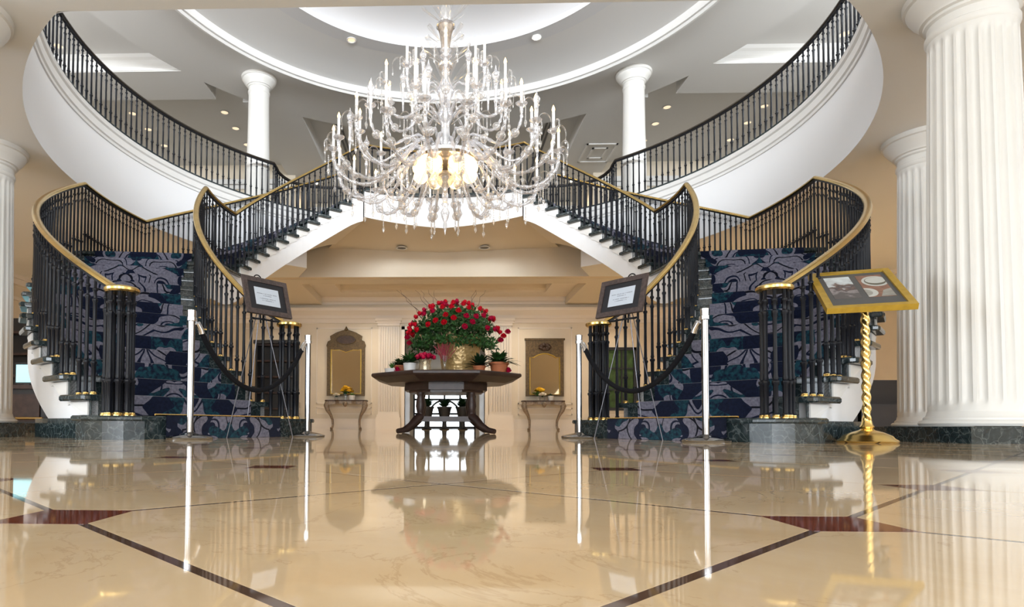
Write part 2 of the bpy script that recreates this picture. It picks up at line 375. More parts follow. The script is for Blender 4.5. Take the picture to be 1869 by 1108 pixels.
# ------------------------------------------------------------------ ground-floor ceiling and gallery slab
ths = sorted(set([i*1.5 for i in range(240)] + [math.degrees(math.atan2(4.92-YC, x)) % 360 for x in (-3.174, 3.174)]))
def rect_r(th, x0, x1, y0, y1):
    c, s_ = math.cos(R(th)), math.sin(R(th)); r = 1e9
    if c > 1e-9: r = min(r, x1/c)
    if c < -1e-9: r = min(r, x0/c)
    if s_ > 1e-9: r = min(r, (y1-YC)/s_)
    if s_ < -1e-9: r = min(r, (y0-YC)/s_)
    return r
def pc(r, th, z): return (r*math.cos(R(th)), YC + r*math.sin(R(th)), z)
thc = sorted(set(ths + [math.degrees(math.atan2(y-YC, x)) % 360 for x in (-9.8, 9.8) for y in (-9, 14.1)]))
thc2 = thc + [thc[0]+360]
mb = MB()
mb.grid([[pc(hole_low(t), t, Z_SOF), pc(rect_r(t, -9.8, 9.8, -9, 14.1)+.001, t, Z_SOF)] for t in thc2])
ceiling = struct('ceiling', mb, 'soffit_pale', 30)
# slab edge of the gallery seen across the well: white fascia wall
mb = MB()
ws = [t for t in ths if 115 <= t <= 322 or t >= 322 or t <= 65]
for lo, hi in ((124.6, 270), (270, 415.4)):
    seq = [lo + (hi-lo)*i/110 for i in range(111)]
    mb.grid([[pc(hole_r(t), t, Z_SOF), pc(hole_r(t), t, Z_UP)] for t in seq])
wall_gallery = struct('wall_gallery', mb, 'white_paint', 40)
mb = MB()
for a_ in (55.4, 124.6): mb.grid([[pc(5.17, a_, Z_SOF), pc(5.17, a_, Z_UP)], [pc(6.22, a_, Z_SOF), pc(6.22, a_, Z_UP)]])
part('fascia_return', mb, 'cream_wall', wall_gallery)
for lo, hi in ((118, 232), (308, 422)):
    seq = [lo + (hi-lo)*i/80 for i in range(81)]
    sgn = 1
    mb = MB().sweep([pc(hole_r(t), t, Z_UP) for t in seq], [(0.002, -0.26), (0.02, -0.255), (0.022, -0.215), (0.045, -0.20), (0.05, -0.10), (0.075, -0.08), (0.085, -0.03), (0.06, 0.0), (0, 0.0)])
    part('fascia_moulding', mb, 'white_trim', wall_gallery, 35)
    mb = MB().sweep([pc(hole_r(t)+0.05, t, Z_UP) for t in seq], [(-0.10, 0.0), (0.10, 0.0), (0.10, 0.035), (-0.10, 0.035)])
    part('marble_curb', mb, 'green_marble', wall_gallery, 35)
mb = MB().grid([[pc(hole_r(t), t, Z_UP), pc(rect_r(t, -9.8, 9.8, -9, 14.1), t, Z_UP)] for t in thc2])
mb.box(-9.8, 9.8, 14.1, 21, Z_UP-0.1, Z_UP)
struct('floor_upper', mb, 'upper_carpet')
# back of the well: beam below the bridge and the lower corridor ceiling
ZC = 3.502
struct('wall_back_beam', MB().box(-9.8, 9.8, 14.1, 14.3, ZC, Z_UP-0.1), 'cream_wall')
mb = MB().box(-9.8, 9.8, 14.32, 14.80, ZC, ZC+0.5).box(-9.8, -3.40, 14.80, 17.4, ZC, ZC+0.5).box(3.40, 9.8, 14.80, 17.4, ZC, ZC+0.5)
cc = struct('ceiling_corridor', mb, 'soffit_cream')
mb = MB().box(-3.4, 3.4, 14.8, 15.15, ZC+.2, ZC+.5).box(-3.4, -2.75, 15.15, 17.4, ZC+.2, ZC+.5).box(2.75, 3.4, 15.15, 17.4, ZC+.2, ZC+.5).box(-2.75, 2.75, 16.75, 17.4, ZC+.2, ZC+.5)
part('coffer_step', mb, 'cream_trim', cc)
part('coffer_panel', MB().box(-2.75, 2.75, 15.15, 16.75, ZC+.4, ZC+.5), 'soffit_cream', cc)
for y, z, x in ((17.4, ZC+.2, 3.4), (16.75, ZC+.4, 2.75)):
    mb = MB().sweep([(x, y, z), (-x, y, z)], [(0, -0.20), (0.035, -0.19), (0.05, -0.13), (0.10, -0.10), (0.12, -0.04), (0.15, 0.0), (0, 0)])
    part('coffer_moulding', mb, 'cream_trim', cc, 30)

# ------------------------------------------------------------------ walls
WB = 17.4
DX0, DX1, DZ = -1.06, 1.18, 2.80
mb = MB().box(-9.8, DX0, WB, WB+.3, 0, 4.7).box(DX0, DX1, WB, WB+.3, DZ, 4.7).box(DX1, 9.8, WB, WB+.3, 0, 4.7)
wall_back = struct('wall_back', mb, 'cream_wall')
def wall_box(name, *a, mat='cream_wall', parent=None): return struct(name, MB().box(*a), mat, parent=parent)
mb = MB()
for a in ((-10.1, -9.8, -9, -1.7, 0, 8.4), (-10.1, -9.8, 2.9, 21, 0, 5.4), (-10.1, -9.8, 2.9, 21, 7.2, 8.4), (-10.1, -9.8, 2.9, 3.1, 5.4, 7.2), (-10.1, -9.8, 9.9, 21, 5.4, 7.2), (-10.1, -9.8, -1.7, 2.9, 0, .3), (-10.1, -9.8, -1.7, 2.9, 3.2, 8.4)): mb.box(*a)
wall_left = struct('wall_left', mb, 'cream_wall')
mb = MB()
for a in ((9.8, 10.1, -9, -1.7, 0, 8.4), (9.8, 10.1, 2.9, 21, 0, 5.4), (9.8, 10.1, 2.9, 21, 7.2, 8.4), (9.8, 10.1, 2.9, 3.1, 5.4, 7.2), (9.8, 10.1, 9.9, 21, 5.4, 7.2), (9.8, 10.1, -1.7, 2.9, 0, .3), (9.8, 10.1, -1.7, 2.9, 3.2, 8.4)): mb.box(*a)
wall_right = struct('wall_right', mb, 'cream_wall')
mb = MB().box(-9.8, 9.8, -9.3, -9, 3.35, 4.9).box(-9.8, 9.8, -9.3, -9, 0, 0.2)
for x0, x1 in ((-9.8, -7.75), (-4.65, -1.55), (1.55, 4.65), (7.75, 9.8)): mb.box(x0, x1, -9.3, -9, 0.2, 3.35)
struct('wall_front', mb, 'cream_wall')
wn = 0
def grid_window(name, org, wdt, hgt, nx, nz, axis, mat='white_trim', glass=True, bar=.02):
    """window with frame and glazing bars; axis 'x' or 'y' = direction of its width"""
    o = link(name, None, None, org); WO[o.name] = org; o['kind'] = 'structure'
    def bx(u0, u1, z0, z1, d): 
        return MB().box(u0, u1, -d, d, z0, z1) if axis == 'x' else MB().box(-d, d, u0, u1, z0, z1)
    f = MB()
    for a in ((-wdt/2, -wdt/2+.08, 0, hgt), (wdt/2-.08, wdt/2, 0, hgt), (-wdt/2, wdt/2, 0, .08), (-wdt/2, wdt/2, hgt-.08, hgt)):
        b = bx(*a, .05); f.add(b.v, b.f)
    part('window_frame', f, mat, o, local=True)
    for i in range(1, nx): part('glazing_bar', bx(-wdt/2+wdt*i/nx-bar, -wdt/2+wdt*i/nx+bar, .08, hgt-.08, .03), mat, o, local=True)
    for k in range(1, nz): part('glazing_bar', bx(-wdt/2+.08, wdt/2-.08, hgt*k/nz-bar, hgt*k/nz+bar, .025), mat, o, local=True)
    if glass:
        for i in range(nx):
            for k in range(nz):
                part('pane', bx(-wdt/2+wdt*i/nx+.01, -wdt/2+wdt*(i+1)/nx-.01, hgt*k/nz+.01, hgt*(k+1)/nz-.01, .003), 'glass_clear', o, local=True)
    return o
for i, x in enumerate((-6.2, 0, 6.2)): grid_window('window_%d' % (i+1), (x, -9.15, 0.2), 3.1, 3.15, 3, 3, 'x', glass=False)
grid_window('window_4', (-9.95, 0.6, 0.3), 4.6, 2.9, 4, 3, 'y', glass=False)
grid_window('window_5', (9.95, 0.6, 0.3), 4.6, 2.9, 4, 3, 'y', glass=False)
# passage behind the doorway, with the glazed garden door at its end
mb = MB().box(-1.75, -1.55, WB+.3, 30, 0, 2.9).box(1.75, 1.95, WB+.3, 30, 0, 2.9)
struct('wall_passage', mb, 'cream_trim')
struct('ceiling_passage', MB().box(-1.75, 1.95, WB+.3, 30.2, 2.78, 2.9), 'soffit_cream')
struct('wall_passage_end', MB().box(-1.75, 1.95, 30, 30.2, 2.06, 2.9).box(-1.75, -1.40, 30, 30.2, 0, 2.06).box(1.6, 1.95, 30, 30.2, 0, 2.06), 'cream_trim')
gd = grid_window('window_6', (0.1, 30.0, 0.0), 3.0, 2.06, 4, 3, 'x', 'wood_black', True, .045)
mb = MB().tube([(0.72*math.cos(R(a)), -.03, 0.62+0.72*math.sin(R(a))) for a in range(0, 181, 12)], 0.045, 6); part('arched_bar', mb, 'wood_black', gd, local=True)
# upper storey walls
struct('wall_upper_front', MB().box(-9.8, 9.8, -2.9, -2.6, Z_UP, 5.4).box(-9.8, 9.8, -2.9, -2.6, 7.2, 8.4).box(-9.8, -4.6, -2.9, -2.6, 5.4, 7.2).box(4.6, 9.8, -2.9, -2.6, 5.4, 7.2), 'cream_wall')
grid_window('window_9', (-9.95, 6.5, 5.4), 6.8, 1.8, 6, 2, 'y', glass=False)  # added unseen window, made for the left upper fill light
grid_window('window_10', (9.95, 6.5, 5.4), 6.8, 1.8, 6, 2, 'y', glass=False)  # added unseen window, made for the right upper fill light
grid_window('window_7', (0, -2.75, 5.4), 9.2, 1.8, 8, 2, 'x', glass=False)
mb = MB().box(-9.8, -4.6, 18.2, 18.4, Z_UP, 8.4).box(4.6, 9.8, 18.2, 18.4, Z_UP, 8.4).box(-4.6, -4.4, 18.2, 20.8, Z_UP, 8.4).box(4.4, 4.6, 18.2, 20.8, Z_UP, 8.4).box(-4.6, 4.6, 20.6, 20.8, Z_UP, 8.4)
wall_ub = struct('wall_upper_back', mb, 'cream_wall')
for x0, x1, y in ((-9.8, -4.6, 18.2), (4.6, 9.8, 18.2), (-4.4, 4.4, 20.6)):
    for z, d, h in ((7.25, .14, .14), (7.12, .08, .12), (6.55, .05, .06), (5.1, .05, .22)):
        part('cornice', MB().box(x0, x1, y-d, y, z, z+h), 'white_trim', wall_ub)
for x in (-2.9, 2.9):   # doors at the back of the upper landing
    d = link('door_%d' % (1 if x < 0 else 2), None, None, (x, 20.56, Z_UP)); d['kind'] = 'structure'
    part('door_leaf', MB().box(-.5, .5, -.02, .04, 0, 2.1), 'cream_trim', d, local=True)
    part('door_frame', MB().box(-.6, -.5, -.05, .04, 0, 2.2).box(.5, .6, -.05, .04, 0, 2.2).box(-.6, .6, -.05, .04, 2.1, 2.2), 'white_trim', d, local=True)

# ------------------------------------------------------------------ upper ceiling with rotunda ring
ZU = 7.55
ang = [i*3 for i in range(121)]
mb = MB()
mb.grid([[pc(5.05, t, ZU), pc(6.65, t, ZU), pc(6.65, t, ZU+.32)] for t in ang])
ceil_u = struct('ceiling_upper', mb, 'ceiling_grey', 30)
thr = sorted(set([i*3.0 for i in range(120)] + [math.degrees(math.atan2(y-YC, x)) % 360 for x in (-9.8, 9.8) for y in (-2.9, 21)]))
thr.append(thr[0]+360)
mb = MB().grid([[pc(6.62, t, ZU+.32), pc(rect_r(t, -9.8, 9.8, -2.9, 21), t, ZU+.32)] for t in thr])
part('tray_panel', mb, 'ceiling_grey', ceil_u)
mb = MB()
def beam(x0, x1, y0, y1): mb.box(x0, x1, y0, y1, ZU+.002, ZU+.33)
for s in (-1, 1):
    b = MB().box(s*5.2, s*9.8, 12.72, 13.86, ZU+.002, ZU+.33); part('ceiling_beam', b, 'ceiling_grey', ceil_u)
    b = MB().box(s*3.4, s*4.62, 14.0, 20.6, ZU+.002, ZU+.33); part('ceiling_beam', b, 'ceiling_grey', ceil_u)
    b = MB().sweep([(s*9.8, 12.72, ZU+.33), (s*5.5, 12.72, ZU+.33)], [(0, -.32), (s*.02, -.31), (s*.03, -.24), (s*.06, -.20), (s*.07, -.12), (s*.11, -.08), (s*.13, 0), (0, 0)])
    part('tray_cornice', b, 'white_trim', ceil_u)
for fr in ((3.78, 4.60, 16.3, 17.45), (3.98, 4.40, 16.55, 17.2)):
    b = MB()
    x0, x1, y0, y1 = fr
    for a in ((x0, x1, y0, y0+.05), (x0, x1, y1-.05, y1), (x0, x0+.05, y0, y1), (x1-.05, x1, y0, y1)): b.box(*a, ZU-.02, ZU+.01)
    part('panel_moulding', b, 'white_trim', ceil_u)
for s in (-1, 1):
    for dx in (0, .1):
        part('air_slot', MB().box(s*(2.75-dx)-.02, s*(2.75-dx)+.02, 14.9, 20.4, ZU+.29, ZU+.325), 'wood_black', ceil_u)
# ring moulding, cove and luminous disc of the rotunda
ring = arc(5.05, 0, 360, 120, ZU)
mb = MB().sweep(ring, [(-.06, 0.0), (-.04, -.05), (0.02, -.07), (0.05, -.03), (0.09, -.025), (0.12, 0.03), (0.13, .10), (0.0, .12)], caps=False); struct('trim_1', mb, 'white_trim', 40)
mb = MB().grid([[pc(r, t, z) for r, z in ((5.0, ZU+.08), (4.6, ZU+.17), (4.2, ZU+.21), (3.72, ZU+.22))] for t in ang]); part('cove_ring', mb, 'ceiling_grey', ceil_u, 30)
mb = MB().grid([[pc(r, t, z) for r, z in ((3.72, ZU+.22), (3.40, ZU+.22), (3.40, ZU+.30), (3.72, ZU+.32))] for t in ang]); part('cove_lip', mb, 'ceiling_white', ceil_u, 30)
mb = MB().grid([[pc(r, t, z) for r, z in ((3.72, ZU+.30), (3.70, ZU+.55), (3.3, ZU+.68), (2.0, ZU+.76), (0.02, ZU+.78))] for t in ang]); part('dome_panel', mb, 'ceiling_white', ceil_u, 30)
mb = MB().tube(arc(3.56, 0, 360, 90, ZU+.35), .025, 6, caps=False)
single('cove_light', mb, 'cove_tube', 'hidden ring of cove lighting around the bright rotunda disc', 'cove light', smooth=60)
struct('roof', MB().box(-10, 10, -3, 21, 8.45, 8.6), 'ceiling_grey')

# ------------------------------------------------------------------ columns
def flute_r(n, depth):
    def f(r, z, a):
        u = (a*n/(2*PI)) % 1.0
        return r - depth*max(0.0, math.sin(PI*min(1, max(0, (u-0.14)/0.72))))**0.75
    return f
def column(loc, label, zt, rb, rt, plinth, fluted, cat='column', group=None):
    x, y, z0 = loc; t = thing('column' if not fluted else 'fluted_column', label, cat, loc, group)
    pz = z0
    if plinth:
        pl = part('plinth', MB().box(x-.415, x+.415, y-.415, y+.415, z0, z0+.105), 'green_marble', t)
        part('plinth_cap', MB().box(x-.425, x+.425, y-.425, y+.425, z0+.105, z0+.12), 'green_marble', t); pz = z0+.125
    k = rb/.32
    part('base', MB().lathe([(rb+.055*k, 0), (rb+.065*k, .018), (rb+.055*k, .036), (rb+.030*k, .046), (rb+.030*k, .06), (rb+.012*k, .075), (rb+.003, .11)], 64, (x, y, pz)), 'column_white', t, 40)
    zb = pz+.10; zn = zt-.36
    n = 24
    if fluted:
        ff = flute_r(n, .024)
        zs = [(0, 0), (.045, 0), (.07, .6), (.10, .95), (.13, 1)]
        prof = []; dep = {}
        H = zn-zb
        pts = [0, .05, .07, .10, .13] + [H*q for q in (.2, .35, .5, .65, .8, .93)] + [H-.12, H-.09, H-.06, H-.04, H]
        def rad(q): q = q/H; return rb + (rt-rb)*(q**1.25)
        def dd(q): return min(1, max(0, (q-.05)/.07))**.5 * min(1, max(0, (H-.04-q)/.07))**.5
        def rfun(r, z, a):
            u = (a*n/(2*PI)) % 1.0
            return r - dd(z)*.022*max(0.0, math.sin(PI*min(1, max(0, (u-.13)/.74))))**.7
        mb = MB().lathe([(rad(q), q) for q in pts], n*8, (x, y, zb), rf=rfun); part('shaft', mb, 'column_white', t, 30)
    else:
        part('shaft', MB().lathe([(rb, 0), (rb, .8), (rt+(rb-rt)*.4, (zn-zb)*.6), (rt, zn-zb)], 40, (x, y, zb)), 'column_white', t, 40)
    part('capital', MB().lathe([(rt, 0), (rt+.015, .02), (rt+.015, .05), (rt, .06), (rt, .12), (rt+.02, .135), (rt+.022, .155), (rt+.045, .165), (rt+.05, .185), (rt+.10, .24), (rt+.125, .285), (rt+.13, .30), (rt+.15, .31), (rt+.155, .36)], 56, (x, y, zn)), 'column_white', t, 40)
    return t
column((4.09, 4.87, 0), 'large white fluted column at the far right, nearest the camera', Z_SOF, .315, .272, True, True)
column((5.66, 7.4, 0), 'white fluted column half hidden behind the nearest right-hand column', Z_SOF, .315, .272, True, True)
column((-4.02, 4.87, 0), 'white column cut off by the upper left picture edge', Z_SOF, .315, .272, True, True)
column((-5.60, 7.4, 0), 'sunlit white fluted column at the left picture edge beside the stairs', Z_SOF, .315, .272, True, True)
column((-3.96, 13.05, Z_UP), 'plain white upper-floor column behind the left gallery railing', ZU, .245, .215, False, False)
column((4.01, 13.05, Z_UP), 'plain white upper-floor column behind the right gallery railing', ZU, .245, .215, False, False)

# ------------------------------------------------------------------ staircases
TH_L = [237.9-3.95*k for k in range(14)]; ZL = [RISER0+.1667*(k+1) for k in range(14)]; ZL[-1] = Z_LAND
TH_U = [166.3-4.05*j for j in range(13)]; ZUs = [Z_LAND+(Z_UP-Z_LAND)/13*(j+1) for j in range(13)]
R_OT, R_IT, R_OS, R_IS, R_OR, R_IR = 5.155, 3.27, 5.07, 3.345, 5.03, 3.38
SL, SU = .1667/3.95, (Z_UP-Z_LAND)/13/4.05
def nosing(th):
    if th > TH_L[-1]: return ZL[0] + (TH_L[0]-th)*SL
    if th > TH_U[0]+4.05: return Z_LAND
    return min(Z_UP, Z_LAND + (TH_U[0]+4.05-th)*SU)
def bottom(th):
    a = sum(nosing(th+d) for d in (-5, -3, -1, 1, 3, 5))/6
    return max(0.0, a - 0.57)
def tread_z(th):
    if th > TH_L[0]: return RISER0
    for k in range(13):
        if TH_L[k+1] < th <= TH_L[k]: return ZL[k]
    if th > TH_U[0]: return Z_LAND
    for j in range(12):
        if TH_U[j+1] < th <= TH_U[j]: return ZUs[j]
    return Z_UP
def rail_z(th):
    if th > TH_L[-1]: return max(RISER0+RAIL, Z_LAND+RAIL-(th-TH_L[-1])*.0430)
    if th > 168.0: return Z_LAND+RAIL
    return min(Z_UP+RAIL_G, Z_LAND+RAIL+(168.0-th)*(Z_UP+RAIL_G-Z_LAND-RAIL)/(168.0-TH_U[12]))
BAL = {}
def baluster_mesh(key, mat='iron_black'):
    if key in BAL: return BAL[key]
    s = 1.0
    prof = [(.021, 0), (.021, .035), (.016, .04), (.018, .26), (.026, .27), (.026, .285), (.015, .295), (.019, .31), (.0155, .33), (.0135, .60), (.0155, .80), (.022, .812), (.022, .826), (.012, .836), (.012, .895), (.021, .905), (.021, .918), (.012, .928), (.012, 1.0)]
    BAL[key] = MB().lathe(prof, 7, caps=False).mesh('baluster', mat, smooth=40); return BAL[key]
SHOE = MB().lathe([(.027, 0), (.027, .010), (.0235, .016), (.0225, .024)], 8).mesh('shoe', 'brass', smooth=40)
def add_baluster(parent, x, y, z0, z1, shoe=False):
    o = WO[parent.name]
    b = link('baluster', baluster_mesh('b'), parent, (x-o[0], y-o[1], z0-o[2]), (0, 0, 0), (1, 1, z1-z0))
    if shoe: link('shoe', SHOE, b, (0, 0, 0), (0, 0, 0), (1, 1, 1/(z1-z0)))
    return b
def handrail(parent, pts, brass='brass', w=.036):
    part('handrail', MB().sweep(pts, [(-w, -.004), (-w*.97, .012), (-w*.6, .026), (0, .031), (w*.6, .026), (w*.97, .012), (w, -.004), (w*.6, -.016), (-w*.6, -.016)]), brass, parent, 50)
    part('rail_strip', MB().sweep(pts, [(-.018, -.034), (.018, -.034), (.018, -.016), (-.018, -.016)]), 'iron_black', parent, 50)

def staircase(s):
    side = 'left' if s < 0 else 'right'
    def P(r, th, z): return (-s*r*math.cos(R(th)), YC + r*math.sin(R(th)), z)
    def P2(r, th): return P(r, th, 0)[:2]
    org = P(4.2, 240, 0)
    t = thing('staircase', 'curved green marble staircase with patterned carpet runner on the %s side' % side, 'staircase', org)
    # first broad step (platform)
    poly = [P2(2.98, 241), P2(2.98, 244.0), P2(3.05, 244.6)] + [P2(r, 244.6) for r in (3.6, 4.2, 4.75)] + [P2(5.05, 244.5), P2(5.20, 244.1), P2(5.31, 243.2), P2(5.37, 242.0), P2(5.37, 240.8), P2(5.30, 239.7), P2(5.0, 236.5), P2(4.0, 236.8), P2(3.4, 237.2), P2(3.1, 239)]
    def inset(poly, d):
        cx = sum(p[0] for p in poly)/len(poly); cy = sum(p[1] for p in poly)/len(poly)
        out = []
        for x, y in poly:
            l = math.hypot(x-cx, y-cy); out.append((x+(cx-x)*d/l, y+(cy-y)*d/l))
        return out
    part('first_step', MB().prism(inset(poly, .035), 0, RISER0-.035), 'green_marble', t)
    # moulded top slab of the first step
    a, b_, c_ = inset(poly, .012), poly, inset(poly, .012)
    n = len(poly); mbp = MB()
    vs = [(x, y, RISER0-.038) for x, y in a] + [(x, y, RISER0-.027) for x, y in b_] + [(x, y, RISER0-.011) for x, y in b_] + [(x, y, RISER0) for x, y in c_]
    fs = [tuple(range(n-1, -1, -1)), tuple(range(3*n, 4*n))] + [(q*n+i, q*n+(i+1) % n, (q+1)*n+(i+1) % n, (q+1)*n+i) for q in range(3) for i in range(n)]
    part('first_step_slab', mbp.add(vs, fs), 'green_marble', t)
    # plinth strip along the foot of the outer wall
    part('base_plinth', MB().sweep([P(5.12, th, 0) for th in (240.5, 238, 236, 234, 232, 230, 228.8)], [(-.05, 0), (.05, 0), (.05, .155), (-.05, .155)]), 'green_marble', t)
    # treads and risers
    steps = [(TH_L[k], ZL[k-1] if k else RISER0, ZL[k], (TH_L[k+1] if k < 13 else None)) for k in range(13)]
    steps += [(TH_L[13], ZL[12], Z_LAND, TH_U[0])]
    steps += [(TH_U[j], ZUs[j-1] if j else Z_LAND, ZUs[j], TH_U[j+1]) for j in range(12)]
    for th, zp, z, thn in steps:
        f = th + .5; nseg = max(1, int(abs(th-thn)/4)); ro = R_OT
        pts = [P2(R_IT+.02, f), P2(R_OT-.05, f), P2(R_OT-.014, f-.12), P2(R_OT, f-.5)]
        pts += [P2(R_OT, f-.5+(thn+.0-f+.5)*q/nseg) for q in range(1, nseg+1)]
        pts += [P2(R_IT, thn+(f-.5-thn)*q/nseg) for q in range(0, nseg+1)]
        vs = []; n = len(pts); g = inset(pts, .010)
        for zz, pp in ((z-.048, g), (z-.036, pts), (z-.012, pts), (z, g)): vs += [(x, y, zz) for x, y in pp]
        fs = [tuple(range(n-1, -1, -1)), tuple(range(3*n, 4*n))] + [(q*n+i, q*n+(i+1) % n, (q+1)*n+(i+1) % n, (q+1)*n+i) for q in range(3) for i in range(n)]
        part('tread', MB().add(vs, fs), 'green_marble', t)
        mbr = MB(); a0, a1 = P(R_IS, th, 0), P(R_OS+.004, th, 0); b0, b1 = P(R_IS, th-.4, 0), P(R_OS+.004, th-.4, 0)
        mbr.prism([a0[:2], a1[:2], b1[:2], b0[:2]], zp-.01, z-.04); part('riser', mbr, 'green_marble', t)
    th, zp, z = TH_U[12], ZUs[11], Z_UP
    mbr = MB(); mbr.prism([P2(R_IS, th), P2(R_OS, th), P2(R_OS, th-.4), P2(R_IS, th-.4)], zp-.01, z-.005); part('riser', mbr, 'green_marble', t)
    # stringers (white) and plaster soffit
    for name, ra, rb_ in (('outer_stringer', R_OS-.05, R_OS), ('inner_stringer', R_IS, R_IS+.05)):
        mbs = MB()
        segs = []
        for th, zp, z, thn in steps:
            nseg = max(2, int(abs(th-thn)/1.8))
            for q in range(nseg):
                a0, a1 = th+(thn-th)*q/nseg, th+(thn-th)*(q+1)/nseg
                segs.append((a0, a1, z-.045))
        for q in range(2): segs.append((240.3-1.2*q, 239.1-1.2*q, RISER0-.04))
        for a0, a1, zt in segs:
            z0, z1 = min(bottom(a0), zt-.01), min(bottom(a1), zt-.01)
            vs = [P(ra, a0, z0), P(rb_, a0, z0), P(rb_, a0, zt), P(ra, a0, zt), P(ra, a1, z1), P(rb_, a1, z1), P(rb_, a1, zt), P(ra, a1, zt)]
            mbs.add(vs, [(0,1,5,4), (1,2,6,5), (2,3,7,6), (3,0,4,7), (0,3,2,1), (4,5,6,7)])
        part(name, mbs, 'white_paint', t)
    aa = [238+(TH_U[12]-238)*q/90 for q in range(91)]
    part('soffit', MB().grid([[P(R_IS+.01, a, bottom(a)-.002), P(4.2, a, bottom(a)-.002), P(R_OS-.01, a, bottom(a)-.002)] for a in aa]), 'soffit_cream', t, 40)
    # scroll bracket panels on the outer ends of the lowest treads, and beads on the inner ends
    for k, (th, zp, z, thn) in enumerate(steps[:9]):
        r = R_OS+.004; q0, q1 = th-.35, thn+.1; zt = z-.055; zb = zp+.01
        outline = [(q0, zb), (q0-(q0-q1)*.45, zb), (q0-(q0-q1)*.62, zb+.035), (q0-(q0-q1)*.95, zb+.09), (q0-(q0-q1)*1.05, zb+.075), (q1-.2, zb+.10), (q1-.2, zt), (q0, zt)]
        vs = [P(r, a, zz) for a, zz in outline] + [P(r+.012, a, zz) for a, zz in outline]; n = len(outline)
        part('scroll_bracket', MB().add(vs, [tuple(range(n)), tuple(range(2*n-1, n-1, -1))] + [(i, (i+1) % n, n+(i+1) % n, n+i) for i in range(n)]), 'white_trim', t)
    for k, (th, zp, z, thn) in enumerate(steps[14:]):
        r = R_IS-.004; zb = zp
        outline = [(th-.3, zb-.01), (th-1.6, zb-.012), (th-2.4, zb+.03), (th-3.7, zb+.055), (thn-.2, zb+.10), (thn-.2, z-.05), (th-.3, z-.05)]
        vs = [P(r, a, zz) for a, zz in outline] + [P(r-.010, a, zz) for a, zz in outline]; n = len(outline)
        part('scroll_bracket', MB().add(vs, [tuple(range(n)), tuple(range(2*n-1, n-1, -1))] + [(i, (i+1) % n, n+(i+1) % n, n+i) for i in range(n)]), 'white_trim', t)
    # carpet runner
    R0, R1 = 3.55, 4.85; path = [(244.72, 0.001), (244.72, RISER0+.006)]
    prev = RISER0
    for th, zp, z, thn in steps:
        path += [(th+.62, zp+.008), (th+.66, z-.03), (th+.60, z+.004), (th+.3, z+.009)]
    path += [(TH_U[12]+.62, ZUs[11]+.008), (TH_U[12]+.66, Z_UP-.03), (TH_U[12]+.4, Z_UP+.009), (100, Z_UP+.009)]
    fine = []
    for (a0, z0), (a1, z1) in zip(path, path[1:]):
        n = max(1, int(abs(a0-a1)/3))
        for q in range(n): fine.append((a0+(a1-a0)*q/n, z0+(z1-z0)*q/n))
    fine.append(path[-1])
    vs = []; uvs = []; dist = 0; RM = 4.20; W = 6
    for i, (a, z) in enumerate(fine):
        if i: dist += math.hypot(R(fine[i-1][0]-a)*RM, z-fine[i-1][1])
        wob = 0
        for k in range(W+1):
            r = R0+(R1-R0)*k/W; vs.append(P(r, a, z)); uvs.append(((r-RM), dist))
    fs = [(i*(W+1)+k, i*(W+1)+k+1, (i+1)*(W+1)+k+1, (i+1)*(W+1)+k) for i in range(len(fine)-1) for k in range(W)]
    me = MB().add(vs, fs).mesh('carpet_runner', 'carpet', WO[t.name]); ul = me.uv_layers.new(name='UVMap')
    for lp in me.loops: ul.data[lp.index].uv = uvs[lp.vertex_index]
    link('carpet_runner', me, t)
    part('stair_rod', MB().tube([P(R0-.05, 244.0, RISER0+.012), P(R1+.05, 244.0, RISER0+.012)], .007, 6), 'brass', t, 60)
    # ---- balustrades
    for inner in (False, True):
        rr = R_IR if inner else R_OR
        nm = 'inner' if inner else 'outer'
        ncx, ncy, _ = P(rr+.01 if not inner else 3.22, 241.5, 0)
        b = thing('stair_balustrade', 'black iron balustrade with brass handrail on the %s side of the %s staircase' % (nm, side), 'balustrade', (ncx, ncy, RISER0))
        end = 90.4 if inner else 117.0
        aa = [240.4+(end-240.4)*q/150 for q in range(151)]
        aa = sorted(set(aa + [TH_L[-1], 168.0, TH_U[12]]), reverse=True); aa = [a for a in aa if a >= end]
        pts = [P(rr - (.0 if a < 236 or not inner else .15*((a-236)/4.5)**1.3), a, rail_z(a)) for a in aa]
        handrail(b, pts)
        # newel: a ring of balusters under a round cap
        RN = .085
        for q in range(8):
            a = 2*PI*q/8+.3; add_baluster(b, ncx+RN*math.cos(a), ncy+RN*math.sin(a), RISER0, RISER0+RAIL-.02, True)
        part('newel_cap', MB().lathe([(.0, -.03), (.112, -.03), (.125, -.018), (.125, .0), (.112, .012), (.08, .02), (0.0, .024)], 28, (ncx, ncy, RISER0+RAIL), caps=False), 'brass', b, 40)
        add_baluster(b, ncx, ncy, RISER0, RISER0+RAIL-.02, True)
        per = 2 if inner else 3
        angs = []
        for k, (th, zp, z, thn) in enumerate(steps):
            if k == 13:
                cnt = 9 if inner else 19
            else: cnt = per
            for q in range(cnt): angs.append((th+(thn-th)*(q+.5)/cnt, k < 13))
        angs += [(239.0, True)]
        if inner:
            a = TH_U[12]-1.2
            while a > 91: angs.append((a, False)); a -= 2.05
        for a, sh in angs:
            if a < end: continue
            x, y, _ = P(rr if a < 236 or not inner else rr-.06, a, 0); add_baluster(b, x, y, tread_z(a), rail_z(a)-.03, sh)
    # ---- gallery balustrade on the upper floor
    g = thing('gallery_balustrade', 'dark iron gallery railing along the %s edge of the upper floor' % side, 'balustrade', P(5.45, 180, Z_UP))
    zt, zb = Z_UP+RAIL_G, Z_UP+.035
    path = [P(min(5.23, hole_r(a)+.05), a, zt) for a in [230-97*q/70 for q in range(71)]]
    x, y = path[-1][:2]
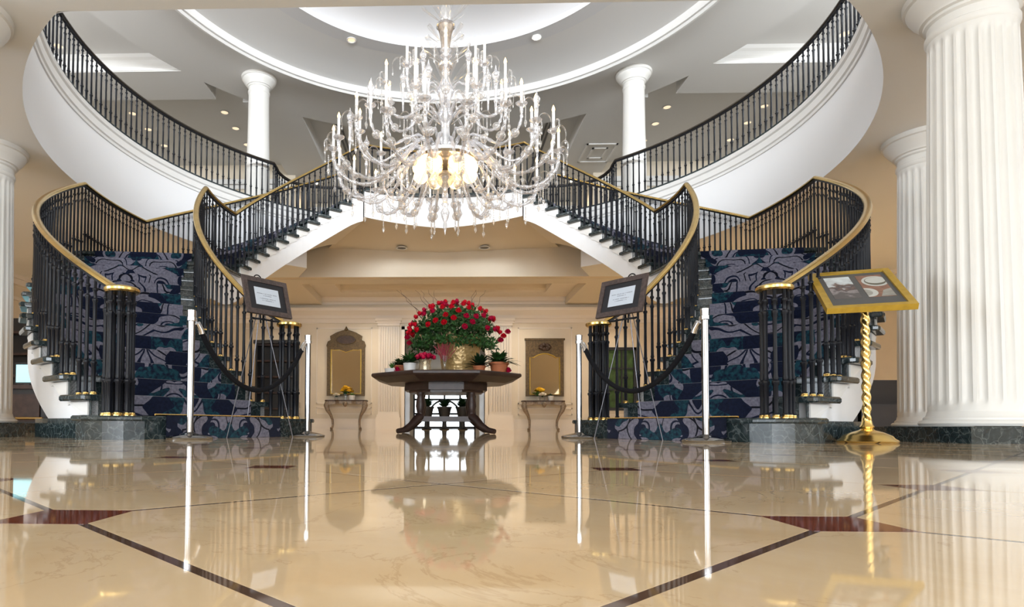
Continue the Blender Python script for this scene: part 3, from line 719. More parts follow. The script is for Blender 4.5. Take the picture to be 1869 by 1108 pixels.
    tail = [(x-.00*s, y+.20), (-s*-3.58, y+.45), (-s*-3.52, y+.75), (-s*-3.42, y+1.0), (-s*-3.1, y+1.25), (-s*-2.6, y+1.35), (-s*-1.5, y+1.38), (-s*-.6, y+1.38)]
    full = path + [(px, py, zt) for px, py in tail]
    handrail(g, full, 'bronze_rail', .032)
    L = 0; acc = 0.0; step = .128
    for (p, q) in zip(full, full[1:]):
        d = math.hypot(q[0]-p[0], q[1]-p[1]); u = acc
        while u < d:
            add_baluster(g, p[0]+(q[0]-p[0])*u/d, p[1]+(q[1]-p[1])*u/d, zb if q[1] < 13.1 else Z_UP, zt-.03); u += step
        acc = u-d
for s in (-1, 1): staircase(s)
# bridge joining the two flights at the top
bth = [TH_U[12]-.4 + (180-2*TH_U[12]+.8)*q/24 for q in range(25)]
mb = MB()
ri, zt0, zb0 = R_IS, Z_UP-.005, Z_UP-.56
def zbr(t): return zb0 - .10 + .10*abs((t-90)/24.4)
mb.grid([[pc(ri, t, zbr(t)), pc(ri, t, zt0), pc(5.4, t, zt0)] for t in bth])
br = thing('landing_bridge', 'white curved landing bridge joining both stair flights behind the chandelier', 'landing', (0, YC+4.2, zb0))
part('bridge_fascia', mb, 'white_paint', br, 40)
part('bridge_soffit', MB().grid([[pc(ri, t, zbr(t)), pc(4.2, t, zbr(t)), ((14.1-YC)/math.tan(R(t)), 14.1, zbr(t))] for t in bth]), 'soffit_cream', br, 40)
part('bridge_nosing', MB().sweep([pc(ri-.03, t, Z_UP) for t in bth], [(-.06, -.045), (.06, -.045), (.06, 0), (-.06, 0)]), 'green_marble', br)
# upper wedge closing the floor between flight ends and gallery
for s in (-1, 1):
    pass

# ------------------------------------------------------------------ back wall dressing
def pilaster(x0, x1, label):
    t = thing('pilaster', label, 'pilaster', ((x0+x1)/2, WB, 0)); y = WB; w_ = x1-x0
    part('pilaster_base', MB().box(x0-.06, x1+.06, y-.15, y, 0, .34).box(x0-.03, x1+.03, y-.125, y, .34, .42), 'cream_trim', t)
    part('pilaster_backing', MB().box(x0, x1, y-.045, y, .42, 2.95), 'cream_trim', t)
    n = 8; gap = .030; fw = (w_-.08-gap*(n-1))/n
    for i in range(n):
        u = x0+.04+i*(fw+gap); part('reed', MB().lathe([(fw/2, 0), (fw/2, 2.36)], 10, (u+fw/2, y-.07, .50)), 'cream_trim', t, 50)
    part('pilaster_capital', MB().box(x0-.02, x1+.02, y-.11, y, 2.90, 2.97).box(x0-.05, x1+.05, y-.14, y, 2.97, 3.03).box(x0-.08, x1+.08, y-.18, y, 3.03, 3.10), 'cream_trim', t)
pilaster(-1.80, -1.22, 'reeded cream pilaster left of the garden doorway')
pilaster(1.30, 1.92, 'reeded cream pilaster right of the garden doorway')
for i, (x0, x1) in enumerate(((-9.8, -3.8), (-3.8, -1.86), (1.98, 3.9), (3.9, 9.8))):
    part('baseboard', MB().box(x0, x1, WB-.05, WB, 0, .30).box(x0, x1, WB-.065, WB, .26, .30), 'cream_trim', wall_back)
mb = MB().sweep([(9.8, WB, 3.40), (-9.8, WB, 3.40)], [(0, -.42), (.03, -.41), (.035, -.30), (.06, -.28), (.07, -.20), (.12, -.14), (.17, -.08), (.18, 0.0), (0, 0)]); part('cornice', mb, 'cream_trim', wall_back, 30)
for x0, x1 in ((-3.55, -1.98), (2.1, 3.6), (-5.6, -4.0), (4.1, 5.6)):
    f = MB()
    for z0, z1 in ((.42, .62), (.72, 2.86)):
        for a in ((x0, x1, z0, z0+.03), (x0, x1, z1-.03, z1), (x0, x0+.03, z0, z1), (x1-.03, x1, z0, z1)): f.box(a[0], a[1], WB-.018, WB, a[2], a[3])
    part('panel_moulding', f, 'cream_trim', wall_back)
f = MB().box(DX0-.09, DX0, WB-.06, WB+.3, 0, DZ+.09).box(DX1, DX1+.09, WB-.06, WB+.3, 0, DZ+.09).box(DX0-.09, DX1+.09, WB-.06, WB+.3, DZ, DZ+.09)
struct('trim_2', f, 'cream_trim')
# side wall cornices and chair rails
for s, wl in ((-1, wall_left), (1, wall_right)):
    x = s*9.8
    for z, d, h in ((3.42, .16, .16), (3.30, .09, .12), (2.95, .05, .07), (.95, .05, .07), (0, .05, .28)):
        part('cornice' if z > 2 else 'dado_rail', MB().box(x-s*d, x, 3.2, 17.4, z, z+h), 'cream_trim', wl)

# ------------------------------------------------------------------ downlights and ceiling fittings
DL = {}
def downlight(x, y, z, r, lens, label, lamp=None, group=None):
    t = thing('downlight', label, 'downlight', (x, y, z), group)
    k = (r,)
    if k not in DL:
        DL[k] = (MB().lathe([(r, 0), (r*1.28, -.004), (r*1.30, -.012), (r*1.22, -.016), (r*1.0, -.008), (r*.92, .02)], 24, caps=False).mesh('trim_ring', 'white_trim', smooth=50))
    link('trim_ring', DL[k], t)
    lk = ('l', r, lens)
    if lk not in DL: DL[lk] = MB().lathe([(0.0, -.001), (r*.98, -.003)], 20, caps=False).mesh('lens', lens)
    link('lens', DL[lk], t)
    if lamp:
        d = bpy.data.lights.new('downlight_lamp', 'SPOT'); d.energy = lamp; d.color = (1, .85, .64); d.spot_size = R(115); d.spot_blend = .8; d.shadow_soft_size = .08
        link('downlight_lamp', d, t, (0, 0, -.03))
row = ('nearest', 'middle', 'farthest')
for s, nm in ((-1, 'left'), (1, 'right')):
    for i, y in enumerate((15.07, 15.9, 16.85)):
        downlight(s*5.43, y, ZU+.318, .085, 'lens_dim', '%s of three upper ceiling downlights beside the %s upper column' % (row[i], nm))
        downlight(s*7.75, y, ZU+.318, .085, 'lens_dim', '%s of three upper ceiling downlights seen through the %s gallery railing' % (row[i], nm))
    downlight(s*7.9, 12.3, ZU+.318, .085, 'lens_dim', 'single downlight in the tray ceiling above the %s gallery' % nm)
    downlight(s*1.83, 12.09, ZU+.219, .075, 'lens_bright' if s > 0 else 'lens_dim', 'glaring' if 0 else ('starry bright downlight in the rotunda ring right of the chandelier' if s > 0 else 'unlit downlight in the rotunda ring left of the chandelier'))
    downlight(s*4.6, 16.47, ZC-.001, .09, 'dark_lens', 'dark downlight in the corridor ceiling to the %s of the coffer' % nm, 60)
    downlight(s*.92, 13.75, zbr(90)-.001 if False else Z_UP-.65, .10, 'dark_lens', 'round fitting under the landing bridge, %s of the table' % nm)
downlight(.05, 16.2, ZC+.399, .10, 'lens_warm', 'lit downlight in the corridor coffer above the roses', 80)
downlight(-1.95, 16.2, ZC+.399, .10, 'lens_dim', 'downlight in the left end of the corridor coffer', 95)
downlight(2.15, 16.2, ZC+.399, .10, 'lens_warm', 'lit downlight in the right end of the corridor coffer', 95)
for x, y, e, l in ((-2.6, 20.0, 60, 'left'), (2.6, 20.0, 60, 'right')):
    downlight(x*1.5, y-1.2, ZU-.002, .08, 'lens_warm', 'warm downlight above the %s end of the upper landing' % l, e)
for x, y, lab in ((-7.6, 7.4, 'downlight in the lower ceiling beside the left edge column'), (-7.4, 11.5, 'downlight in the lower ceiling behind the left staircase'), (7.6, 7.4, 'downlight in the lower ceiling beside the right-hand columns'), (7.4, 11.5, 'downlight in the lower ceiling behind the right staircase'), (-6.2, 14.0, 'downlight in the lower ceiling deep behind the left flight'), (6.2, 14.0, 'downlight in the lower ceiling deep behind the right flight')):
    downlight(x, y, Z_SOF-.001, .09, 'lens_dim', lab, 200)
t = thing('security_camera', 'small white dome security camera on the corridor ceiling above the roses', 'camera', (-.05, 15.05, ZC+.2))
part('housing', MB().lathe([(.075, 0), (.075, -.05), (.06, -.07)], 20, (-.05, 15.05, ZC+.2)), 'white_trim', t, 40)
part('dome', MB().lathe([(.058, -.07), (.055, -.09), (.04, -.115), (0.0, -.125)], 20, (-.05, 15.05, ZC+.2), caps=False), 'dark_lens', t, 60)

# ------------------------------------------------------------------ mirrors, console tables and what stands on them
def mirror_crested(x0, x1, z0, z1, label):
    y = WB; cx = (x0+x1)/2; w_ = (x1-x0)/2
    t = thing('wall_mirror', label, 'mirror', (cx, y, z0)); fw = .10
    def ring(inner, outer, y0, y1):
        n = len(inner); vs = [(x, y1, z) for x, z in inner]+[(x, y1, z) for x, z in outer]+[(x, y0, z) for x, z in outer]+[(x, y0, z) for x, z in inner]
        fs = []
        for i in range(n):
            j = (i+1) % n
            for q in range(4): fs.append((q*n+i, q*n+j, ((q+1) % 4)*n+j, ((q+1) % 4)*n+i))
        return MB().add(vs, fs)
    H = z1-z0
    top = z0+H*.70
    outer = [(x0, z0), (x1, z0), (x1, z0+H*.72), (x1+.02, z0+H*.76), (x1-.02, z0+H*.82), (x1-.10, z0+H*.84), (x1-.08, z0+H*.90), (cx+.28, z0+H*.955), (cx+.12, z0+H*.985), (cx, z1), (cx-.12, z0+H*.985), (cx-.28, z0+H*.955), (x0+.08, z0+H*.90), (x0+.10, z0+H*.84), (x0+.02, z0+H*.82), (x0-.02, z0+H*.76), (x0, z0+H*.72)]
    ix0, ix1, iz0, iz1 = x0+fw, x1-fw, z0+.05, top
    inner = [(ix0, iz0), (ix1, iz0), (ix1, iz1-.04), (ix1, iz1), (ix1-.05, iz1), (ix1-.10, iz1-.01), (cx+.2, iz1+.0), (cx+.12, iz1-.03), (cx+.06, iz1-.05), (cx, iz1-.07), (cx-.06, iz1-.05), (cx-.12, iz1-.03), (cx-.2, iz1), (ix0+.10, iz1-.01), (ix0+.05, iz1), (ix0, iz1), (ix0, iz1-.04)]
    part('frame', ring(inner, outer, y-.02, y-.07), 'antique_gold', t)
    gi = [(x+(cx-x)*.0, z) for x, z in inner]
    part('gilt_edge', ring([(cx+(x-cx)*.93, iz0+.02+(z-iz0)*.965) for x, z in inner], inner, y-.02, y-.055), 'gold_leaf', t)
    part('glass', MB().box(ix0-.01, ix1+.01, y-.03, y-.02, iz0-.01, iz1+.02), 'mirror_glass', t)
    pts = [(cx+.27*math.cos(2*PI*i/24), z0+H*.845+.125*math.sin(2*PI*i/24)) for i in range(24)]
    m = MB(); m.add([(x, y-.085, z) for x, z in pts]+[(x, y-.06, z) for x, z in pts], [tuple(range(24))]+[(i, (i+1) % 24, 24+(i+1) % 24, 24+i) for i in range(24)])
    part('crest_medallion', m, 'antique_brown', t)
    part('medallion_rim', MB().tube([(x, y-.08, z) for x, z in pts]+[(pts[0][0], y-.08, pts[0][1])], .014, 6), 'antique_gold', t, 60)
    part('crest_ornament', MB().lathe([(0.0, 0), (.05, .02), (.06, .05), (.03, .09), (.02, .12), (0, .15)], 10, (cx, y-.05, z1-.05), caps=False), 'antique_gold', t, 60)
def mirror_square(x0, x1, z0, z1, label):
    y = WB; cx = (x0+x1)/2; H = z1-z0
    t = thing('wall_mirror', label, 'mirror', (cx, y, z0)); fw = .115; iz1 = z0+H*.70
    part('frame', MB().box(x0, x0+fw, y-.06, y-.01, z0, z1).box(x1-fw, x1, y-.06, y-.01, z0, z1).box(x0+fw, x1-fw, y-.06, y-.01, z0, z0+.05).box(x0+fw, x1-fw, y-.06, y-.01, iz1+.10, z1), 'antique_gold', t)
    sp = [(x0+fw, iz1+.10), (x0+fw, iz1-.03), (x0+fw+.10, iz1-.04), (cx-.22, iz1+.02), (cx-.1, iz1+.06), (cx, iz1+.08), (cx+.1, iz1+.06), (cx+.22, iz1+.02), (x1-fw-.10, iz1-.04), (x1-fw, iz1-.03), (x1-fw, iz1+.10)]
    n = len(sp); part('spandrel', MB().add([(x, y-.055, z) for x, z in sp]+[(x, y-.02, z) for x, z in sp], [tuple(range(n)), tuple(range(2*n-1, n-1, -1))]+[(i, (i+1) % n, n+(i+1) % n, n+i) for i in range(n)]), 'antique_gold', t)
    part('gilt_edge', MB().tube([(x, y-.06, z) for x, z in [(x0+fw, z0+.05)]+sp[1:-1]+[(x1-fw, z0+.05), (x0+fw, z0+.05)]], .015, 6), 'gold_leaf', t, 60)
    part('glass', MB().box(x0+fw-.01, x1-fw+.01, y-.03, y-.018, z0+.03, iz1+.12), 'mirror_glass', t)
    m = MB()
    for k in range(7):
        a = 2*PI*k/7; m.lathe([(0, -.06), (.06, -.04), (.08, 0), (.06, .04), (0, .06)], 10, (cx+.11*math.cos(a), y-.07, z0+H*.86+.06*math.sin(a)), caps=False)
    part('carved_cluster', m, 'antique_brown', t, 60)
    part('top_moulding', MB().box(x0-.03, x1+.03, y-.085, y-.01, z1-.03, z1+.02), 'antique_gold', t)
mirror_crested(-3.24, -2.17, .94, 2.80, 'antique mirror with arched carved crest above the left console table')
mirror_square(2.31, 3.36, .94, 2.53, 'antique rectangular gilt mirror above the right console table')
def console(cx, label):
    y1 = WB-.03; w_ = .58; t = thing('console_table', label, 'table', (cx, y1-.2, 0))
    poly = [(cx-w_, y1), (cx-w_, y1-.30), (cx-w_+.08, y1-.36), (cx-.3, y1-.34), (cx-.18, y1-.40), (cx+.18, y1-.40), (cx+.3, y1-.34), (cx+w_-.08, y1-.36), (cx+w_, y1-.30), (cx+w_, y1)]
    part('top', MB().prism(poly, .775, .81), 'antique_brown', t)
    ap = [(x*.94+cx*.06, y) for x, y in poly]; vs = []
    front = ap[1:-1]; n = len(front)
    for x, y in front: vs.append((x, y+.015, .775))
    for i, (x, y) in enumerate(front): u = abs(x-cx)/w_; vs.append((x, y+.015, .70-.10*max(0, u-.55)-.06*max(0, .25-u)))
    for x, y in front: vs.append((x, y+.04, .775))
    for i, (x, y) in enumerate(front): u = abs(x-cx)/w_; vs.append((x, y+.04, .70-.10*max(0, u-.55)-.06*max(0, .25-u)))
    fs = [(i, i+1, n+i+1, n+i) for i in range(n-1)]+[(2*n+i+1, 2*n+i, 3*n+i, 3*n+i+1) for i in range(n-1)]+[(n+i, n+i+1, 3*n+i+1, 3*n+i) for i in range(n-1)]
    part('carved_apron', MB().add(vs, fs), 'antique_silver', t)
    m = MB().lathe([(0, -.09), (.04, -.06), (.07, 0), (.05, .05), (0, .07)], 10, (cx, y1-.40, .70), caps=False)
    part('carved_shell', m, 'antique_silver', t, 60)
    for s in (-1, 1):
        p = [(cx+s*.50, y1-.27, .76), (cx+s*.535, y1-.30, .66), (cx+s*.50, y1-.31, .54), (cx+s*.42, y1-.27, .40), (cx+s*.375, y1-.22, .26), (cx+s*.37, y1-.20, .12), (cx+s*.385, y1-.23, .04), (cx+s*.40, y1-.26, 0.02)]
        part('leg', MB().tube(p, [.075, .08, .06, .042, .034, .03, .034, .045], 8), 'antique_silver', t, 60)
console(-2.66, 'carved console table with cabriole legs under the arched mirror')
console(2.76, 'carved console table with cabriole legs under the rectangular mirror')

def leaf_tuft(mb, c, n, length, width, spread, up=1.0, droop=.3, rnd=random):
    for i in range(n):
        a = rnd.uniform(0, 2*PI); el = rnd.uniform(.25, 1.0)*spread; L = length*rnd.uniform(.7, 1.1); wd = width*rnd.uniform(.7, 1.1)
        d = Vector((math.cos(a)*math.sin(el), math.sin(a)*math.sin(el), math.cos(el)*up)); sd = Vector((-math.sin(a), math.cos(a), 0))
        rows = []
        for k in range(5):
            u = k/4; p = Vector(c)+d*L*u+Vector((0, 0, -droop*L*u*u)); ww = wd*math.sin(PI*(.12+.88*u))*.5 if k < 4 else .001
            rows.append([tuple(p-sd*ww), tuple(p+sd*ww)])
        mb.grid(rows)
def blob(mb, c, r, n=10, sq=.85):
    mb.lathe([(0, -r*sq), (r*.6, -r*.75*sq), (r*.95, -r*.2*sq), (r, r*.1*sq), (r*.8, r*.6*sq), (r*.4, r*.9*sq), (0, r*sq)], n, c, caps=False)
def rose_mesh(name, mat, r=.042):
    mb = MB(); rnd = random.Random(3)
    for ring_, (n, rr, h, tilt) in enumerate(((3, .35, .9, .1), (5, .62, .75, .35), (6, .95, .5, .75))):
        for i in range(n):
            a = 2*PI*i/n+ring_*.5; rows = []
            for k in range(4):
                u = k/3; row_ = []
                for q in (-1, -.4, .4, 1):
                    rad = r*(.15+rr*.85*math.sin(u*PI*.5))*(1-.12*abs(q)); aa_ = a+q*(PI/n)*1.15*(.5+.5*u)
                    row_.append((rad*math.cos(aa_), rad*math.sin(aa_), r*(h*u*1.6-.7)-r*.25*tilt*u*u))
                rows.append(row_)
            mb.grid(rows)
    blob(mb, (0, 0, -.2*r), r*.55, 7)
    return mb.mesh(name, mat, smooth=60)
ROSE = [rose_mesh('rose', 'rose_red'), rose_mesh('rose', 'rose_crimson')]
def pot(name, label, cat, c, rb, rt, h, mat, plant, lip=True, group=None):
    """plant: function(parent, top point)"""
    t = thing(name, label, cat, c, group)
    prof = [(rb*.0, 0), (rb, 0), (rb+(rt-rb)*.8, h*.78)] + ([(rt*.98, h*.78), (rt*1.06, h*.80), (rt*1.06, h), (rt*.92, h), (rt*.9, h*.9)] if lip else [(rt, h), (rt*.92, h), (rt*.9, h*.9)])
    part('pot', MB().lathe(prof, 24, c, caps=False), mat, t, 40)
    part('soil', MB().lathe([(0, h*.9), (rt*.9, h*.9)], 16, c, caps=False), 'soil', t)
    plant(t, (c[0], c[1], c[2]+h*.9)); return t
def fern(n, L, wd, spread, droop=.4, mat='leaf_bright', up=1.0):
    def f(t, c):
        mb = MB(); leaf_tuft(mb, c, n, L, wd, spread, up, droop); o = part('foliage', mb, mat, t, 60); o['kind'] = 'stuff'
    return f
def blooms(pts, r, mat, n=14, L=.16, leafmat='leaf_green'):
    def f(t, c):
        mb = MB(); leaf_tuft(mb, c, n, L, .05, 1.1, 1, .3); o = part('foliage', mb, leafmat, t, 60); o['kind'] = 'stuff'
        for dx, dy, dz in pts:
            m = MB(); m.tube([c, (c[0]+dx*.6, c[1]+dy*.6, c[2]+dz*.6), (c[0]+dx, c[1]+dy, c[2]+dz)], .004, 5); st = part('stem', m, 'leaf_dark', t)
            m = MB()
            for k in range(9):
                a = 2*PI*k/9; m.lathe([(0, -r*.3), (r*.35, -r*.1), (r*.4, r*.1), (0, r*.35)], 6, (c[0]+dx+r*.55*math.cos(a), c[1]+dy+r*.55*math.sin(a), c[2]+dz+.15*r*math.cos(3*a)), caps=False)
            blob(m, (c[0]+dx, c[1]+dy, c[2]+dz+.1*r), r*.6, 8)
            part('flower_head', m, mat, t, 60)
    return f
CY = WB-.25
pot('flower_pot', 'tall glass of yellow flowers on the left console table', 'flowers', (-2.68, CY, .81), .05, .055, .16, 'glass_clear', blooms([(-.05, -.03, .17), (.06, 0, .19), (0, -.06, .22), (.10, -.03, .12), (-.09, .02, .12)], .075, 'flower_yellow', 22, .2), False)
pot('flower_pot', 'low glass of white flowers on the left console table', 'flowers', (-2.93, CY-.03, .81), .05, .06, .09, 'glass_clear', blooms([(-.05, 0, .06), (.05, 0, .06), (0, -.05, .08)], .06, 'flower_white', 8, .08), False)
pot('plant_pot', 'small white pot with bluish leaves on the left console table', 'plant', (-2.50, CY-.02, .81), .075, .09, .13, 'pot_white', fern(26, .16, .05, 1.2), False)
pot('flower_pot', 'leafy yellow flower in a glass on the right console table', 'flowers', (2.63, CY+.03, .81), .05, .055, .13, 'glass_clear', blooms([(.03, 0, .20), (.09, -.02, .17)], .10, 'flower_yellow', 30, .26, 'leaf_bright'), False)
pot('flower_pot', 'round white blossom in a glass on the right console table', 'flowers', (2.72, CY-.09, .81), .07, .085, .10, 'glass_clear', blooms([(-.04, 0, .07), (.05, 0, .07), (0, -.05, .09)], .075, 'flower_white', 6, .07), False)
pot('plant_pot', 'small pale pot with a dark plant on the right console table', 'plant', (2.96, CY-.02, .81), .065, .08, .13, 'pot_white', fern(26, .16, .05, 1.2, mat='leaf_dark'), False)

# ------------------------------------------------------------------ centre table with the roses
TX, TY = .05, 8.95
t = thing('centre_table', 'large dark octagonal pedestal table in the middle of the hall', 'table', (TX, TY, 0))
def octo(r, rot=PI/8): return [(TX+r*math.cos(rot+PI/4*i), TY+r*math.sin(rot+PI/4*i)) for i in range(8)]
TR = 1.10
o0, o1, o2, o3, o4 = octo(TR), octo(TR+.012), octo(TR-.02), octo(TR-.22), octo(TR-.30)
vs = []
for pp, z in ((o4, .70), (o3, .70), (o2, .765), (o1, .785), (o1, .812), (o0, .826)): vs += [(x, y, z) for x, y in pp]
fs = [tuple(range(7, -1, -1)), tuple(range(40, 48))]+[(q*8+i, q*8+(i+1) % 8, (q+1)*8+(i+1) % 8, (q+1)*8+i) for q in range(5) for i in range(8)]
part('tabletop', MB().add(vs, fs), 'wood_dark', t)
part('apron', MB().prism(octo(.62), .60, .70).prism(octo(.56), .57, .60), 'wood_dark', t)
for sx in (-1, 1):
    for sy in (-1, 1):
        x, y = TX+sx*.355, TY+sy*.30
        part('leg', MB().lathe([(.05, .20), (.06, .23), (.04, .26), (.05, .30), (.065, .38), (.06, .44), (.045, .52), (.055, .54), (.055, .57)], 14, (x, y, 0)), 'wood_dark', t, 50)
        p = [(x, y, .24), (x+sx*.05, y+sy*.04, .20), (x+sx*.13, y+sy*.10, .11), (x+sx*.22, y+sy*.18, .05), (x+sx*.30, y+sy*.25, .035)]
        part('foot', MB().tube(p, [.062, .062, .05, .04, .034], 8), 'wood_dark', t, 60)
part('lower_shelf', MB().box(TX-.37, TX+.37, TY-.33, TY-.27, .17, .24).box(TX-.37, TX+.37, TY+.27, TY+.33, .17, .24).box(TX-.10, TX+.10, TY-.27, TY+.27, .18, .23), 'wood_dark', t)
TZ = .826
UX, UY = .24, TY
t = thing('flower_urn', 'big golden urn overflowing with red roses on the centre table', 'flower urn', (UX, UY, TZ))
part('urn', MB().lathe([(0, 0), (.235, 0), (.245, .02), (.255, .08), (.275, .22), (.305, .38), (.325, .46), (.34, .50), (.345, .52), (.33, .53), (.315, .50), (.28, .44)], 40, (UX, UY, TZ), caps=False), 'urn_gold', t, 50)
rnd = random.Random(11)
mb = MB(); fx, fz = UX-.08, TZ+.52
for i in range(3600):
    u, v_ = rnd.random(), rnd.random(); a = 2*PI*u; el = math.acos(1-v_*1.05) if v_ < .98 else 1.6
    rr = rnd.uniform(.45, 1.0)**.6
    p = Vector((fx+.63*math.sin(el)*math.cos(a)*rr, UY+.62*math.sin(el)*math.sin(a)*rr, fz-.02+.50*math.cos(el)*rr+(-.10 if el > 1.3 else 0)*rr))
    d = Vector((rnd.uniform(-1, 1), rnd.uniform(-1, 1), rnd.uniform(-.8, 1))).normalized(); sd = d.orthogonal().normalized(); L = rnd.uniform(.045, .09); wv = L*.28
    q = d.cross(sd)*L*.1
    mb.add([p, p+d*L*.5+sd*wv, p+d*L+q, p+d*L*.5-sd*wv], [(0, 1, 2, 3)])
o = part('foliage', mb, 'leaf_green', t); o['kind'] = 'stuff'
spots = []
k = 0
while len(spots) < 66 and k < 6000:
    k += 1
    a = rnd.uniform(0, 2*PI); el = rnd.uniform(.05, 1.45); e = Vector((.67*math.sin(el)*math.cos(a), .64*math.sin(el)*math.sin(a), .53*math.cos(el)+.02))
    if (e.y > .0 and rnd.random() < .8): continue
    if all((e-q).length > .105 for q in spots): spots.append(e)
for i, e in enumerate(spots):
    n = Vector((e.x/.5, e.y/.5, e.z/.4)).normalized(); q = Vector((0, 0, 1)).rotation_difference(n)
    link('rose', ROSE[i % 3 == 0], t, (e.x+fx-UX, e.y, e.z+fz-TZ), q.to_euler(), (1.12,)*3)
for dx, dz, col in ((-.66, .02, 1), (-.60, .08, 0), (-.63, -.06, 1), (.70, .04, 0), (.66, -.02, 1), (.76, .10, 1)):
    link('rose', ROSE[col], t, (dx+fx-UX, -.15, .52+dz), (R(60), 0, 0), (1.15,)*3)
for i in range(9):
    a = rnd.uniform(-.6, .6); x = fx+a*.8; p = [(x, UY, fz+.3)]
    for k in range(1, 8): p.append((x+a*.22*k*.4+.022*math.sin(k*2.1+i), UY+.02*math.cos(k*1.7+i), fz+.34+.055*k))
    part('willow_twig', MB().tube(p, [.005-.0005*k for k in range(8)], 5), 'twig', t, 60)
def spray(t, c):
    m = MB(); r2 = random.Random(5)
    for i in range(22):
        a = r2.uniform(-.75, .75); p = Vector(c); pts = [tuple(p)]; d = Vector((math.sin(a), r2.uniform(-.4, .2), math.cos(a)*1.1))
        for k in range(5): p = p+d*.046+Vector((r2.uniform(-.018, .018), 0, r2.uniform(-.01, .01))); pts.append(tuple(p))
        m.tube(pts, [.004, .004, .005, .006, .006, .004], 5)
    part('coral_branches', m, 'coral_red', t, 60)
t = thing('bud_vase', 'slim glass vase with a red coral-like spray in front of the urn', 'vase', (.03, TY-.46, TZ))
part('glass_vase', MB().lathe([(0, 0), (.05, 0), (.04, .02), (.018, .06), (.022, .14), (.045, .24), (.04, .24), (.015, .12)], 20, (.03, TY-.46, TZ), caps=False), 'glass_clear', t, 50)
spray(t, (.03, TY-.46, TZ+.16))
t = thing('rose_vase', 'short glass vase of dense crimson roses on the left part of the table', 'vase', (-.24, TY-.44, TZ))
part('glass_vase', MB().lathe([(0, 0), (.075, 0), (.085, .05), (.075, .14), (.09, .19), (.085, .19), (.07, .13)], 20, (-.24, TY-.44, TZ), caps=False), 'glass_amber', t, 50)
for i in range(16):
    a = i*2.4; r_ = .035*math.sqrt(i); link('rose', ROSE[1], t, (r_*math.cos(a), r_*math.sin(a), .24-.35*r_*r_*8+.02), (-.9*r_*6*math.sin(a)*.6, .9*r_*6*math.cos(a)*.6, a), (1.05,)*3)
pot('plant_pot', 'low round white pot with a small cactus at the left table edge', 'plant', (-.70, TY-.36, TZ), .09, .105, .07, 'pot_white', fern(50, .09, .018, .7, 0, 'leaf_bright'), False)
pot('plant_pot', 'white tapered pot with a bushy fern on the table', 'plant', (-.45, TY-.44, TZ), .075, .09, .14, 'pot_white', fern(150, .27, .04, 1.2, .35, 'leaf_green'), False)
pot('plant_pot', 'orange pot with a dark fern behind the white tapered pot', 'plant', (-.58, TY-.20, TZ), .08, .10, .13, 'terracotta', fern(90, .24, .045, 1.2, .4, 'leaf_green'))
pot('plant_pot', 'small terracotta pot with a spreading plant right of the urn', 'plant', (.50, TY-.46, TZ), .065, .085, .10, 'terracotta', fern(60, .30, .055, 1.3, .3, 'leaf_dark'))
pot('plant_pot', 'larger terracotta pot with a fern near the right table edge', 'plant', (.78, TY-.34, TZ), .10, .13, .16, 'terracotta', fern(110, .34, .05, 1.35, .4, 'leaf_green'))
for x, lab in ((-.62, 'single crimson rose lying in front of the orange pot'), (.90, 'single crimson rose beside the larger terracotta pot')):
    t = thing('cut_rose', lab, 'rose', (x, TY-.46 if x < 0 else TY-.40, TZ)); link('rose_head', ROSE[1], t, (0, 0, .05), (R(40), 0, 0), (1.2,)*3)
    part('stem', MB().tube([(0, .0, .03), (.02, .05, .012), (.03, .14, .006)], .004, 5), 'leaf_dark', t, local=True)

# plants silhouetted in the doorway
for x, lab in ((-.46, 'left potted plant standing in the bright garden doorway'), (.06, 'middle potted plant standing in the bright garden doorway'), (.60, 'right potted plant standing in the bright garden doorway')):
    t = thing('doorway_plant', lab, 'plant', (x, 18.3, 0))
    part('pedestal', MB().lathe([(.14, 0), (.15, .02), (.07, .06), (.06, .22), (.10, .25)], 20, (x, 18.3, 0)), 'pot_dark', t, 40)
    part('pot', MB().lathe([(.12, .25), (.20, .62), (.22, .62), (.22, .67), (.19, .67)], 24, (x, 18.3, 0)), 'pot_dark', t, 40)
    mb = MB(); random.seed(int(x*100)+7); leaf_tuft(mb, (x, 18.3, .64), 60, .46, .09, 1.05, 1, .35); o = part('foliage', mb, 'leaf_dark', t, 60); o['kind'] = 'stuff'

# ------------------------------------------------------------------ stanchions and ropes
def stanchion(x, y, label):
    t = thing('stanchion', label, 'stanchion', (x, y, 0), 'chrome rope stanchions before the stairs')
    part('base', MB().lathe([(0, 0), (.165, 0), (.168, .012), (.16, .02), (.10, .034), (.05, .045), (.03, .055), (0, .055)], 40, (x, y, 0), caps=False), 'steel_brushed', t, 35)
    part('post', MB().lathe([(.0255, .05), (.0255, .90)], 24, (x, y, 0)), 'steel_brushed', t, 40)
    part('head', MB().lathe([(.0255, .885), (.033, .89), (.033, .915), (.029, .918), (.031, .96), (.031, .968), (0, .97)], 24, (x, y, 0), caps=False), 'chrome', t, 35)
SP = {'lf': (-1.885, 4.6), 'lb': (-1.285, 5.9), 'rf': (1.905, 4.57), 'rb': (1.285, 5.9)}
stanchion(*SP['lf'], 'front chrome stanchion before the left staircase')
stanchion(*SP['lb'], 'rear chrome stanchion beside the inner newel of the left staircase')
stanchion(*SP['rf'], 'front chrome stanchion before the right staircase')
stanchion(*SP['rb'], 'rear chrome stanchion beside the inner newel of the right staircase')
